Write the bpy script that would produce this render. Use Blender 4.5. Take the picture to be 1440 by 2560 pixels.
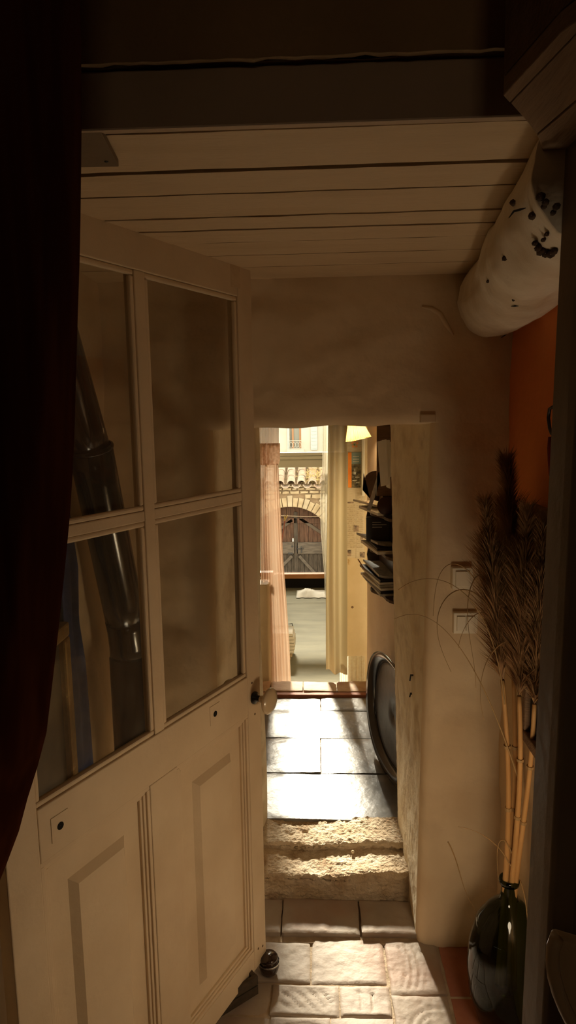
import bpy, math, random
import numpy as np
from mathutils import Vector, Matrix, noise

for o in list(bpy.data.objects): bpy.data.objects.remove(o)
S = bpy.context.scene
COL = S.collection
R = math.radians

# ------------------------------------------------------------------ camera
F = 1670.0; CX, CY = 720.0, 1280.0; H = 1.72
vd = Vector(((785-CX)/F, (CY-1040)/F, -1)).normalized()
u0 = Vector((-.010, 1, 0)); up = (u0 - vd*u0.dot(vd)).normalized()
xr = vd.cross(up)
M3 = Matrix((xr, vd, up))
CAM = Vector((0, 0, H))
cd = bpy.data.cameras.new('camera'); cam = bpy.data.objects.new('camera', cd); COL.objects.link(cam)
cd.sensor_fit = 'VERTICAL'; cd.sensor_height = 36; cd.lens = F/2560*36; cd.clip_start = .02; cd.clip_end = 200
cam.matrix_world = Matrix.Translation(CAM) @ M3.to_4x4()
S.camera = cam

# ------------------------------------------------------------------ daylight
w = bpy.data.worlds.new('sky'); S.world = w; w.use_nodes = True
bg = w.node_tree.nodes['Background']; bg.inputs[0].default_value = (1, .93, .80, 1); bg.inputs[1].default_value = 2.2
sd = bpy.data.lights.new('sun', 'SUN'); sd.energy = 15; sd.angle = R(7.5); sd.color = (1, .91, .76)
sun = bpy.data.objects.new('sun', sd); COL.objects.link(sun)
SUN_EL = R(29); SUN_AZ = R(5.5)
sdir = Vector((math.sin(SUN_AZ)*math.cos(SUN_EL), -math.cos(SUN_AZ)*math.cos(SUN_EL), -math.sin(SUN_EL)))
sun.rotation_euler = sdir.to_track_quat('-Z', 'Y').to_euler(); sun.location = (0, 20, 12)

# dim fill light added in the near room behind the viewer, no real fixture
ld = bpy.data.lights.new('near_room_fill', 'AREA'); ld.energy = .9; ld.size = .5; ld.color = (1, .72, .42)
lo = bpy.data.objects.new('near_room_fill', ld); COL.objects.link(lo); lo.location = (.3, -1.5, 2.6); lo.rotation_euler = (R(35), 0, 0)

# added soft fill imitating floor bounce, out of view right of the door post
ll = bpy.data.lights.new('landing_fill', 'POINT'); ll.energy = 2.6; ll.shadow_soft_size = .08; ll.color = (1, .80, .54)
lp = bpy.data.objects.new('landing_fill', ll); COL.objects.link(lp); lp.location = (.44, 1.14, .70)

# small added fill hidden by the open door, brightens the space behind its glass
l2 = bpy.data.lights.new('behind_door_fill', 'POINT'); l2.energy = .55; l2.shadow_soft_size = .07; l2.color = (1, .80, .54)
lp2 = bpy.data.objects.new('behind_door_fill', l2); COL.objects.link(lp2); lp2.location = (-.40, 1.72, .45)

vs = S.view_settings
S.display_settings.display_device = 'sRGB'
vs.view_transform = 'Standard'; vs.look = 'None'; vs.gamma = 1; vs.use_curve_mapping = False; vs.exposure = 0.7

# ------------------------------------------------------------------ helpers
def ray(x, y): return M3 @ Vector(((x-CX)/F, -(y-CY)/F, -1))
def PY(x, y, Y): d = ray(x, y); return CAM + d*(Y/d.y)
def PZ(x, y, Z): d = ray(x, y); return CAM + d*((Z-H)/d.z)
def PX(x, y, X): d = ray(x, y); return CAM + d*(X/d.x)
def nz(x, y, z, s=1.0): return noise.noise(Vector((x*s, y*s, z*s)))
def lerp(a, b, t): return a+(b-a)*t
def interp(pts, t):
    if t <= pts[0][0]: return pts[0][1]
    for (a, va), (b, vb) in zip(pts, pts[1:]):
        if t <= b: return lerp(va, vb, (t-a)/(b-a))
    return pts[-1][1]

# materials
def mat(name, c1, c2=None, rough=.8, scale=8, bump=0.0, bscale=40, spec=.3, metal=0, detail=6, c3=None, c3scale=2.0, c3amt=.5, stretch=None, coat=0, emit=None):
    m = bpy.data.materials.new(name); m.use_nodes = True
    nt = m.node_tree; N = nt.nodes; L = nt.links; b = N['Principled BSDF']
    b.inputs['Roughness'].default_value = rough; b.inputs['Specular IOR Level'].default_value = spec
    b.inputs['Metallic'].default_value = metal; b.inputs['Coat Weight'].default_value = coat
    tc = N.new('ShaderNodeTexCoord'); mp = N.new('ShaderNodeMapping'); L.new(tc.outputs['Object'], mp.inputs[0])
    if stretch: mp.inputs['Scale'].default_value = stretch
    if c2 is None: b.inputs['Base Color'].default_value = (*c1, 1)
    else:
        n = N.new('ShaderNodeTexNoise'); n.inputs['Scale'].default_value = scale; n.inputs['Detail'].default_value = detail
        L.new(mp.outputs[0], n.inputs['Vector'])
        r = N.new('ShaderNodeValToRGB'); L.new(n.outputs['Fac'], r.inputs[0])
        r.color_ramp.elements[0].position = .35; r.color_ramp.elements[1].position = .65
        r.color_ramp.elements[0].color = (*c1, 1); r.color_ramp.elements[1].color = (*c2, 1)
        out = r.outputs[0]
        if c3:
            n2 = N.new('ShaderNodeTexNoise'); n2.inputs['Scale'].default_value = c3scale; n2.inputs['Detail'].default_value = 8
            L.new(mp.outputs[0], n2.inputs['Vector'])
            r2 = N.new('ShaderNodeValToRGB'); L.new(n2.outputs['Fac'], r2.inputs[0])
            r2.color_ramp.elements[0].position = .5; r2.color_ramp.elements[1].position = .68
            r2.color_ramp.elements[0].color = (0, 0, 0, 1); r2.color_ramp.elements[1].color = (c3amt,)*3+(1,)
            mx = N.new('ShaderNodeMixRGB'); L.new(r2.outputs[0], mx.inputs[0]); L.new(out, mx.inputs[1]); mx.inputs[2].default_value = (*c3, 1)
            out = mx.outputs[0]
        L.new(out, b.inputs['Base Color'])
    if bump:
        n = N.new('ShaderNodeTexNoise'); n.inputs['Scale'].default_value = bscale; n.inputs['Detail'].default_value = 8
        L.new(mp.outputs[0], n.inputs['Vector'])
        bm = N.new('ShaderNodeBump'); bm.inputs['Strength'].default_value = min(1, bump); bm.inputs['Distance'].default_value = .01
        L.new(n.outputs['Fac'], bm.inputs['Height']); L.new(bm.outputs[0], b.inputs['Normal'])
    if emit: b.inputs['Emission Color'].default_value = (*emit[0], 1); b.inputs['Emission Strength'].default_value = emit[1]
    return m
def glassmat(name, tint, rough=.02, ior=1.45, dirt=0.0, dcol=(.6, .5, .35)):
    m = bpy.data.materials.new(name); m.use_nodes = True; nt = m.node_tree; N = nt.nodes; L = nt.links
    N.remove(N['Principled BSDF']); out = N['Material Output']
    t = N.new('ShaderNodeBsdfTransparent'); t.inputs[0].default_value = (*tint, 1)
    g = N.new('ShaderNodeBsdfGlossy'); g.inputs['Roughness'].default_value = rough
    lw = N.new('ShaderNodeLayerWeight'); lw.inputs[0].default_value = .5
    pw = N.new('ShaderNodeMath'); pw.operation = 'POWER'; pw.inputs[1].default_value = 5; L.new(lw.outputs['Facing'], pw.inputs[0])
    r0 = ((ior-1)/(ior+1))**2
    f = N.new('ShaderNodeMath'); f.operation = 'MULTIPLY_ADD'; f.inputs[1].default_value = 1-r0; f.inputs[2].default_value = r0; L.new(pw.outputs[0], f.inputs[0])
    mx = N.new('ShaderNodeMixShader'); L.new(f.outputs[0], mx.inputs[0]); L.new(t.outputs[0], mx.inputs[1]); L.new(g.outputs[0], mx.inputs[2])
    last = mx
    if dirt:
        d = N.new('ShaderNodeBsdfDiffuse'); d.inputs[0].default_value = (*dcol, 1)
        n = N.new('ShaderNodeTexNoise'); n.inputs['Scale'].default_value = 6; n.inputs['Detail'].default_value = 9
        ml = N.new('ShaderNodeMath'); ml.operation = 'MULTIPLY'; ml.inputs[1].default_value = dirt; L.new(n.outputs['Fac'], ml.inputs[0])
        m2 = N.new('ShaderNodeMixShader'); L.new(ml.outputs[0], m2.inputs[0]); L.new(mx.outputs[0], m2.inputs[1]); L.new(d.outputs[0], m2.inputs[2]); last = m2
    L.new(last.outputs[0], out.inputs[0]); return m
def clothmat(name, c, c2=None, trans=.5, holes=0.0, scale=(30, 30, 1)):
    m = bpy.data.materials.new(name); m.use_nodes = True; nt = m.node_tree; N = nt.nodes; L = nt.links
    N.remove(N['Principled BSDF']); out = N['Material Output']
    d = N.new('ShaderNodeBsdfDiffuse'); t = N.new('ShaderNodeBsdfTranslucent')
    if c2:
        tc = N.new('ShaderNodeTexCoord'); mp = N.new('ShaderNodeMapping'); mp.inputs['Scale'].default_value = scale
        L.new(tc.outputs['Object'], mp.inputs[0]); n = N.new('ShaderNodeTexNoise'); n.inputs['Scale'].default_value = 1; L.new(mp.outputs[0], n.inputs['Vector'])
        r = N.new('ShaderNodeValToRGB'); r.color_ramp.elements[0].position = .4; r.color_ramp.elements[1].position = .6
        r.color_ramp.elements[0].color = (*c, 1); r.color_ramp.elements[1].color = (*c2, 1); L.new(n.outputs['Fac'], r.inputs[0])
        L.new(r.outputs[0], d.inputs[0]); L.new(r.outputs[0], t.inputs[0])
    else:
        d.inputs[0].default_value = (*c, 1); t.inputs[0].default_value = (*c, 1)
    mx = N.new('ShaderNodeMixShader'); mx.inputs[0].default_value = trans; L.new(d.outputs[0], mx.inputs[1]); L.new(t.outputs[0], mx.inputs[2]); last = mx
    if holes:
        tr = N.new('ShaderNodeBsdfTransparent'); m2 = N.new('ShaderNodeMixShader'); m2.inputs[0].default_value = holes
        L.new(mx.outputs[0], m2.inputs[1]); L.new(tr.outputs[0], m2.inputs[2]); last = m2
    L.new(last.outputs[0], out.inputs[0]); return m

M = dict(
    plaster=mat('cream_plaster', (.72, .56, .36), (.80, .64, .43), .9, 3, .35, 30, c3=(.6, .44, .27), c3scale=5, c3amt=.5),
    reveal=mat('worn_plaster', (.82, .70, .50), (.90, .80, .60), .9, 6, .5, 35, c3=(.5, .36, .2), c3scale=9, c3amt=.6),
    orange=mat('orange_plaster', (.78, .24, .07), (.85, .30, .09), .9, 3, .3, 30),
    corridor=mat('pinkish_plaster', (.82, .66, .50), (.88, .73, .57), .9, 4, .25, 25),
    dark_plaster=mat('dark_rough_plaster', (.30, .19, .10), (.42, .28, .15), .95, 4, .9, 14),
    roomwall=mat('pale_room_plaster', (.74, .64, .48), (.8, .7, .54), .9, 4, .2, 25),
    paint=mat('cream_door_paint', (.72, .57, .38), (.80, .65, .45), .55, 5, .12, 60, c3=(.58, .42, .26), c3scale=3, c3amt=.35),
    plank=mat('cream_plank_paint', (.66, .50, .31), (.75, .59, .39), .6, 2.5, .3, 20, c3=(.5, .33, .17), c3scale=2.5, c3amt=.3, stretch=(1, 8, 8)),
    post=mat('grey_brown_frame_paint', (.17, .12, .075), (.22, .16, .10), .6, 4, .2, 30),
    header=mat('header_beam_paint', (.42, .32, .22), (.50, .38, .27), .6, 4, .2, 30),
    log=mat('whitewashed_log', (.70, .58, .42), (.88, .80, .66), .75, 7, .6, 22, c3=(.45, .30, .17), c3scale=4, c3amt=.5),
    knotm=mat('knot_wood', (.05, .03, .018), (.10, .06, .035), .9, 60),
    wood_dark=mat('dark_oak', (.16, .09, .045), (.22, .13, .07), .7, 6, .4, 30, stretch=(1, 6, 6)),
    casing=mat('beam_casing_wood', (.26, .16, .09), (.36, .23, .13), .7, 5, .3, 30, stretch=(5, 1, 5)),
    black=mat('black_void', (.01, .008, .006), rough=.9),
    mortar=mat('floor_mortar', (.36, .27, .18), (.48, .37, .26), .95, 20, .6, 60),
    terracotta=mat('pale_terracotta', (.33, .26, .20), (.42, .345, .27), .62, 7, .35, 35, c3=(.34, .17, .10), c3scale=3, c3amt=.6, spec=.4),
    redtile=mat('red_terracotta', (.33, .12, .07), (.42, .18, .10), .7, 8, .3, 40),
    thr=mat('threshold_terracotta', (.50, .33, .20), (.62, .44, .28), .7, 9, .3, 40, c3=(.35, .13, .08), c3scale=6, c3amt=.6),
    slate=mat('glossy_slate', (.12, .11, .10), (.19, .175, .15), .30, 5, .25, 18, spec=.6, c3=(.4, .36, .3), c3scale=7, c3amt=.4),
    stone=mat('worn_limestone', (.56, .41, .25), (.74, .61, .44), .85, 9, 1, 95, c3=(.34, .20, .10), c3scale=14, c3amt=.7),
    concrete=mat('greygreen_floor', (.22, .205, .135), (.29, .27, .18), .75, 3, .1, 20, spec=.15, stretch=(1, 3, 1)),
    velvet=clothmat('dark_red_velvet', (.05, .013, .007), (.085, .024, .011), .06, 0, (40, 40, .5)),
    iron=mat('black_iron', (.012, .010, .009), rough=.35, spec=.6),
    enamel=mat('black_enamel', (.018, .014, .011), rough=.16, spec=.8),
    knob=mat('polished_knob', (.66, .52, .33), rough=.22, spec=.8, coat=.5),
    blue=mat('blue_cloth', (.05, .08, .22), (.08, .12, .30), .9, 12, .3, 80),
    gold=mat('gilt_frame', (.42, .26, .08), (.5, .33, .12), .4, 20, .5, 60, metal=.6),
    picture=mat('dark_picture', (.10, .08, .05), (.18, .14, .08), .5, 8),
    switch=mat('switch_plastic', (.85, .76, .58), rough=.35, spec=.5),
    green=glassmat('dark_green_glass', (.17, .22, .09), .04, 1.5),
    pane=glassmat('door_glass', (.97, .97, .95), .02, 1.45, .09, (.55, .48, .38)),
    wpane=glassmat('window_glass', (.93, .93, .9), .02, 1.2),
    straw=mat('straw_stem', (.44, .22, .07), (.54, .30, .11), .6, 30, stretch=(1, 1, .1)),
    plume=clothmat('pampas_plume', (.22, .115, .05), (.46, .28, .14), .3, 0, (30, 30, 12)),
    blade=mat('dry_blade', (.36, .22, .09), rough=.6),
    white=mat('white_window_paint', (.72, .66, .52), rough=.5),
    pine=mat('varnished_pine', (.42, .17, .05), (.5, .22, .07), .4, 10, stretch=(1, 10, 10)),
    ochre=mat('ochre_painted_wood', (.52, .39, .22), (.60, .46, .28), .6, 5, .2, 40),
    pink=clothmat('peach_sheer', (.62, .40, .26), (.78, .58, .42),   .35, .14, (14, 14, .6)),
    pinkd=clothmat('peach_band', (.62, .38, .24), (.74, .50, .34), .3, 0, (60, 60, 60)),
    yellow=clothmat('yellow_curtain', (.58, .48, .28), (.68, .58, .38), .28, .12, (9, 9, .4)),
    sheer=clothmat('white_sheer', (.8, .74, .6), None, .35, .3),
    lace=clothmat('white_lace', (.9, .86, .72), (.85, .78, .62), .5, .12, (60, 60, 60)),
    news=mat('newsprint', (.50, .41, .28), (.58, .48, .34), .9, 30, stretch=(1, 1, 6)),
    newsink=mat('newsprint_ink', (.34, .26, .16), (.55, .44, .28), .9, 120, stretch=(1, 1, 1)),
    photo=mat('newspaper_photo', (.05, .035, .03), (.42, .30, .2), .8, 40),
    posterO=mat('poster_orange', (.75, .20, .02), (.82, .27, .04), .7, 20),
    posterB=mat('poster_blue', (.16, .22, .22), (.24, .30, .27), .7, 20),
    posterD=mat('poster_dark', (.03, .025, .015), (.20, .16, .09), .7, 60),
    flower=mat('sticker_orange', (.75, .28, .10), rough=.7),
    leaf=mat('sticker_green', (.12, .22, .05), rough=.7),
    paper=mat('white_paper', (.80, .76, .66), (.86, .82, .72), .8, 10),
    bluepaper=mat('grey_magazine', (.40, .40, .38), (.6, .58, .52), .5, 50),
    book=mat('dark_book', (.015, .013, .014), rough=.35, spec=.5),
    ink=mat('pale_print', (.5, .48, .42), rough=.6),
    redbook=mat('dark_red_book', (.045, .016, .012), rough=.4),
    shelf=mat('dark_stained_shelf', (.035, .018, .010), (.06, .03, .016), .4, 6, spec=.5, stretch=(1, 6, 6)),
    shade=clothmat('lit_pleated_shade', (.80, .60, .26), None, .5),
    tray=mat('black_lacquer_tray', (.05, .045, .04), (.09, .08, .07), .38, 12, .15, 30, spec=.7),
    gdoor=mat('garage_red_wood', (.055, .028, .016), (.11, .055, .03), .85, 5, .5, 30, stretch=(6, 6, 1)),
    gdoor2=mat('garage_grey_wood', (.035, .027, .018), (.075, .055, .038), .85, 5, .5, 30, stretch=(6, 6, 1)),
    grail=mat('garage_weathered_rail', (.07, .055, .04), (.12, .095, .07), .85, 6, .3, 30, stretch=(1, 6, 6)),
    rubble=mat('honey_stone', (.30, .22, .12), (.46, .36, .22), .95, 3, .7, 12),
    rubble2=mat('pale_honey_stone', (.34, .27, .17), (.48, .39, .26), .95, 3, .7, 12),
    rubblem=mat('rubble_mortar', (.22, .15, .085), (.3, .21, .12), .95, 8, .7, 20),
    rooftile=mat('canal_tile', (.38, .29, .21), (.52, .43, .33), .9, 6, .4, 20, c3=(.36, .2, .12), c3scale=3, c3amt=.6),
    drygrass=mat('dry_creeper', (.5, .36, .14), (.6, .46, .2), .9, 20),
    facade=mat('pale_facade', (.56, .52, .43), (.62, .58, .49), .95, 2, .1, 10),
    shutter=mat('pale_blue_shutter', (.50, .56, .53), rough=.7),
    brownframe=mat('orange_window_frame', (.55, .30, .16), rough=.6),
    winglass=mat('far_window_glass', (.35, .38, .34), rough=.1, spec=.6),
    balcony=mat('pale_iron_balcony', (.5, .48, .4), rough=.6),
    street=mat('street_paving', (.5, .45, .36), (.56, .5, .4), .9, 4, .3, 10),
    pipe=mat('grey_drainpipe', (.42, .42, .38), rough=.5),
    silver=mat('silver_band', (.55, .53, .5), rough=.2, metal=.9),
    jar=mat('dark_glazed_jar', (.03, .015, .010), rough=.12, spec=.8),
    crate=mat('dark_crate', (.06, .045, .03), (.09, .065, .04), .7, 10, stretch=(1, 8, 8)),
    palewood=mat('pale_chair_wood', (.46, .33, .19), (.54, .4, .24), .5, 5, stretch=(6, 6, 1)),
    redrope=mat('dark_red_cord', (.16, .01, .008), rough=.7),
    cane=mat('red_cane', (.5, .16, .10), rough=.5),
    yclip=mat('yellow_clip', (.75, .55, .15), rough=.5),
    wire=mat('pale_cable', (.5, .4, .3), rough=.6),
)

def height_paint(m, c_low, z0, z1):
    nt = m.node_tree; N = nt.nodes; L = nt.links; b = N['Principled BSDF']; src = b.inputs['Base Color'].links[0].from_socket
    tc = N.new('ShaderNodeTexCoord'); sp = N.new('ShaderNodeSeparateXYZ'); L.new(tc.outputs['Object'], sp.inputs[0])
    n = N.new('ShaderNodeTexNoise'); n.inputs['Scale'].default_value = 5; L.new(tc.outputs['Object'], n.inputs['Vector'])
    ad = N.new('ShaderNodeMath'); ad.operation = 'MULTIPLY_ADD'; ad.inputs[1].default_value = .25; L.new(n.outputs['Fac'], ad.inputs[0]); L.new(sp.outputs['Z'], ad.inputs[2])
    mr = N.new('ShaderNodeMapRange'); mr.inputs['From Min'].default_value = z0; mr.inputs['From Max'].default_value = z1; L.new(ad.outputs[0], mr.inputs['Value'])
    mx = N.new('ShaderNodeMixRGB'); L.new(mr.outputs[0], mx.inputs[0]); mx.inputs[1].default_value = (*c_low, 1); L.new(src, mx.inputs[2]); L.new(mx.outputs[0], b.inputs['Base Color'])
height_paint(M['orange'], (.62, .45, .26), 1.15, 1.45)

# mesh builder
class MB:
    def __init__(s): s.v = []; s.f = []
    def add(s, vs, fs):
        n = len(s.v); s.v += [Vector(v) for v in vs]; s.f += [tuple(i+n for i in f) for f in fs]; return s
    def box(s, a, b, T=None):
        (x0, y0, z0), (x1, y1, z1) = a, b
        vs = [(x0, y0, z0), (x1, y0, z0), (x1, y1, z0), (x0, y1, z0), (x0, y0, z1), (x1, y0, z1), (x1, y1, z1), (x0, y1, z1)]
        if T: vs = [T(*v) for v in vs]
        return s.add(vs, [(0, 3, 2, 1), (4, 5, 6, 7), (0, 1, 5, 4), (1, 2, 6, 5), (2, 3, 7, 6), (3, 0, 4, 7)])
    def grid(s, nu, nv, fn, closeu=False):
        n = len(s.v)
        for j in range(nv+1):
            for i in range(nu+(0 if closeu else 1)): s.v.append(Vector(fn(i/nu, j/nv)))
        W = nu if closeu else nu+1
        for j in range(nv):
            for i in range(nu):
                i2 = (i+1) % W if closeu else i+1
                s.f.append((n+j*W+i, n+j*W+i2, n+(j+1)*W+i2, n+(j+1)*W+i))
        return s
    def tube(s, pts, r, seg=8, cap=True):
        pts = [Vector(p) for p in pts]; rs = r if isinstance(r, (list, tuple)) else [r]*len(pts)
        n = len(s.v); prev = None
        for i, p in enumerate(pts):
            t = (pts[min(i+1, len(pts)-1)]-pts[max(i-1, 0)]).normalized()
            if prev is None:
                a = t.orthogonal().normalized()
            else:
                a = (prev-t*prev.dot(t)).normalized()
            prev = a; b = t.cross(a)
            for k in range(seg):
                an = 2*math.pi*k/seg; s.v.append(p+(a*math.cos(an)+b*math.sin(an))*rs[i])
        for i in range(len(pts)-1):
            for k in range(seg):
                k2 = (k+1) % seg; s.f.append((n+i*seg+k, n+i*seg+k2, n+(i+1)*seg+k2, n+(i+1)*seg+k))
        if cap:
            s.f.append(tuple(n+k for k in reversed(range(seg)))); s.f.append(tuple(n+(len(pts)-1)*seg+k for k in range(seg)))
        return s
    def lathe(s, prof, org, ax=(0, 0, 1), seg=24, cap=False):
        ax = Vector(ax).normalized(); a = ax.orthogonal().normalized(); b = ax.cross(a); org = Vector(org); n = len(s.v)
        for r, h in prof:
            for k in range(seg):
                an = 2*math.pi*k/seg; s.v.append(org+ax*h+(a*math.cos(an)+b*math.sin(an))*r)
        for i in range(len(prof)-1):
            for k in range(seg):
                k2 = (k+1) % seg; s.f.append((n+i*seg+k, n+i*seg+k2, n+(i+1)*seg+k2, n+(i+1)*seg+k))
        if cap:
            s.f.append(tuple(n+k for k in reversed(range(seg)))); s.f.append(tuple(n+(len(prof)-1)*seg+k for k in range(seg)))
        return s
    def prism(s, poly, off):
        off = Vector(off); n = len(poly); vs = [Vector(p) for p in poly]+[Vector(p)+off for p in poly]
        return s.add(vs, [tuple(reversed(range(n))), tuple(range(n, 2*n))]+[(i, (i+1) % n, n+(i+1) % n, n+i) for i in range(n)])
    def build(s, name, m, parent=None, smooth=False, bevel=0, solid=0, bseg=2):
        org = Vector(parent.get('_org', (0, 0, 0))) if parent is not None else Vector((0, 0, 0))
        me = bpy.data.meshes.new(name); me.from_pydata([v-org for v in s.v], [], s.f)
        me.materials.append(M[m] if isinstance(m, str) else m)
        if smooth:
            me.polygons.foreach_set('use_smooth', [True]*len(me.polygons))
        me.update()
        o = bpy.data.objects.new(name, me); COL.objects.link(o)
        if parent is not None: o.parent = parent; o['_org'] = tuple(org)
        if solid: md = o.modifiers.new('solid', 'SOLIDIFY'); md.thickness = solid; md.offset = 0
        if bevel: md = o.modifiers.new('bevel', 'BEVEL'); md.width = bevel; md.segments = bseg; md.limit_method = 'ANGLE'
        return o
def empty(name, loc):
    o = bpy.data.objects.new(name, None); COL.objects.link(o); o.location = loc; o['_org'] = tuple(loc); return o
def tag(o, label, cat, group=None, kind=None):
    o['label'] = label; o['category'] = cat
    if group: o['group'] = group
    if kind: o['kind'] = kind
    return o
def struct(o): o['kind'] = 'structure'; return o
def thing(name, loc, label, cat, group=None): return tag(empty(name, loc), label, cat, group)

# ================================================================== SETTING
YF, YB = 1.98, 2.45            # doorway wall, front and back face
ZC = 2.112                     # low ceiling over the landing
ZF = .14                       # corridor floor
YE = 3.65                      # end of corridor floor
YW = 6.7                       # far window wall
ZR = -.03                      # floor of the room beyond
XL, XR = -.62, .57             # side walls of the landing

# ---- doorway wall
def JR(z, t):   # right jamb, t=0 front, 1 back
    return lerp(lerp(.320, .344, z/1.69), lerp(.318, .276, z/1.69), t)
def JL(z, t): return lerp(-.31, -.205, t)+.006*math.sin(z*5)
def LZ(x, t): return 1.688+.012*x+.006*nz(x, t, 0, 9)+.02*t
def lump(x, y, z): return .012*nz(x, y, z, 3.2)+.009*nz(x*.8+5, y, z*1.6, 8)+.0025*nz(x, y+3, z, 25)
def wall_mesh():
    mb = MB(); rc = .035
    def face(x, z, dist):
        d = min(dist, rc); y = YF+rc-math.sqrt(max(0, rc*rc-(rc-d)**2))
        return Vector((x, y+lump(x, 0, z)*min(1, dist/.08), z))
    zt = ZC+.06
    def dist(x, z):
        if z >= LZ(x, 0)-1e-6: return math.hypot(max(JL(z, 0)-x, x-JR(min(z, 1.69), 0), 0), z-LZ(x, 0))
        return max(x-JR(z, 0), JL(z, 0)-x)
    def side(e, X1):
        def fn(u, v):
            z = 1.69*v; x = lerp(e(min(z, 1.69), 0), X1, u*u*.5+u*.5); z = v*LZ(x, 0)
            return face(x, z, dist(x, z-1e-4))
        return fn
    mb.grid(34, 130, side(JR, XR+.06)); mb.grid(34, 130, side(JL, XL-.06))
    def topf(u, v):
        x = lerp(XL-.06, XR+.06, u); z0 = LZ(x, 0); z = lerp(z0, zt, v*v*.4+v*.6)
        return face(x, z, dist(x, z))
    mb.grid(160, 40, topf)
    mb.nrev = len(mb.f)
    mb.grid(24, 110, lambda u, v: (JR(1.7*v, u)+(.004*nz(u*3, v*8, 1, 2)+.003*nz(u*9, v*30, 1, 2))*min(1, u*6), lerp(YF+rc, YB, u), 1.7*v))
    mb.grid(24, 110, lambda u, v: (JL(1.7*v, u), lerp(YF+rc, YB, u), 1.7*v))
    mb.grid(60, 16, lambda u, v: (lambda x: (x, lerp(YF+rc, YB, v), LZ(x, v)))(lerp(-.33, .37, u)))
    mb.nrev2 = len(mb.f)
    mb.grid(4, 30, lambda u, v: (lerp(JR(1.7*v, 1), 1.7, u), YB, 1.7*v))
    mb.grid(4, 30, lambda u, v: (lerp(JL(1.7*v, 1), -1.7, u), YB, 1.7*v))
    mb.grid(40, 4, lambda u, v: (lerp(-1.7, 1.7, u), YB, lerp(1.69, 3.2, v)))
    return mb
wm_ = wall_mesh(); wf = struct(wm_.build('wall_front', 'plaster', smooth=True))
wf.data.materials.append(M['reveal'])
for k in range(wm_.nrev, wm_.nrev2-960): wf.data.polygons[k].material_index = 1
# faint plastered-over lintel patch at the corner of the doorway
pb = MB(); a = PY(1052, 1036, YF-.012); b = PY(1090, 1056, YF-.012)
pb.box((a.x, YF-.012, b.z), (b.x, YF+.03, a.z)); pb.build('lintel_end', 'plaster', wf, bevel=.003)
# hinge hooks left in the right reveal
for py_, l in ((1688, .02), (1734, .012)):
    p = PY(1012, py_, 2.15); q = MB(); X = JR(p.z, .4)
    q.tube([(X+.02, 2.15, p.z), (X-.003, 2.15, p.z), (X-.006, 2.15, p.z-l)], [.004, .004, .0025], 6); q.build('hinge_hook', 'iron', wf)

# ---- side walls of landing
def sidewall(name, X, y0, y1, m, sgn, y0h=None):
    mb = MB()
    mb.grid(40, 90, lambda u, v: (X+sgn*(.010*nz(u*3, v*5, X, 2)+.004*nz(u*9, v*14, X, 2)), lerp(y0, y1, u), lerp(-.02, ZC+.05, v)))
    mb.box((X if sgn < 0 else X-.2, y0, -.02), (X+.2 if sgn < 0 else X, y1, ZC+.05)) if False else None
    return struct(mb.build(name, m, smooth=True, solid=0))
sidewall('wall_right', XR, .93, YF+.05, 'orange', -1)
sidewall('wall_left', XL, .93, YF+.05, 'plaster', 1)

# ---- floor of the landing, terracotta tiles
fl = MB(); fl.box((-2, -2.2, -.09), (2, YF+.2, -.007)); fl = struct(fl.build('floor', 'mortar'))
random.seed(4)
def tile(x0, x1, y0, y1, z=0, th=.03, name='tile', m='terracotta', parent=fl, arc=None, dense=False, jit=.004, under=True):
    g = .003; c = [(x0+g, y0+g), (x1-g, y0+g), (x1-g, y1-g), (x0+g, y1-g)]
    c = [(x+random.uniform(-jit, jit)*.6, y+random.uniform(-jit, jit)*.6) for x, y in c]
    dz = random.uniform(-.002, .002); sx = random.uniform(-.006, .006); sy = random.uniform(-.006, .006)
    nu, nv = (26, 26) if dense or arc else (9, 9)
    W, D = x1-x0, y1-y0; sd = random.random()*50
    def P(u, v):
        x = lerp(lerp(c[0][0], c[1][0], u), lerp(c[3][0], c[2][0], u), v); y = lerp(lerp(c[0][1], c[3][1], v), lerp(c[1][1], c[2][1], v), u)
        e = min(u*W, (1-u)*W, v*D, (1-v)*D)
        x += .0022*nz(x, y, sd, 30)*(1 if e < .01 else 0); y += .0022*nz(y, x, sd+4, 30)*(1 if e < .01 else 0)
        h = z+dz+sx*(u-.5)+sy*(v-.5)+.0022*nz(x, y, sd, 12)+.0012*nz(x, y, sd, 45)-.0035*max(0, 1-e/.007)**2
        if arc:
            ax, ay, r0, dr, n = arc; r = math.hypot(x-ax, y-ay); k = (r-r0)/dr
            if 0 < k < n and e > .012: h -= .0055*max(0, math.cos(2*math.pi*k))**3*min(1, (e-.012)/.02)
        return (x, y, h)
    mb = MB(); mb.grid(nu, nv, P)
    if under:
        edge = [P(i/nu, 0) for i in range(nu)]+[P(1, i/nv) for i in range(nv)]+[P(1-i/nu, 1) for i in range(nu)]+[P(0, 1-i/nv) for i in range(nv)]
        n = len(edge); mb.add([Vector(p) for p in edge]+[Vector((p[0], p[1], z-th)) for p in edge], [(i, i+n, (i+1) % n+n, (i+1) % n) for i in range(n)])
    return mb.build(name, m, parent, smooth=True)
tile(-.31, -.026, 1.826, 1.985, dense=True)
tile(-.026, .209, 1.823, 2.0, dense=True)
tile(.211, .384, 1.787, 2.0, arc=(.08, 1.90, .19, .022, 3))
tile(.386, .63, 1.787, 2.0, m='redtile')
tile(-.147, .06, 1.708, 1.821, arc=(-.22, 1.62, .14, .03, 5))
tile(.06, .211, 1.708, 1.822, arc=(-.05, 1.76, .17, .04, 1))
tile(-.40, -.147, 1.708, 1.821); tile(-.63, -.40, 1.69, 1.985); tile(-.40, -.31, 1.821, 1.985)
tile(.213, .384, 1.56, 1.784, arc=(.34, 1.66, .035, .024, 3))
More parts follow.
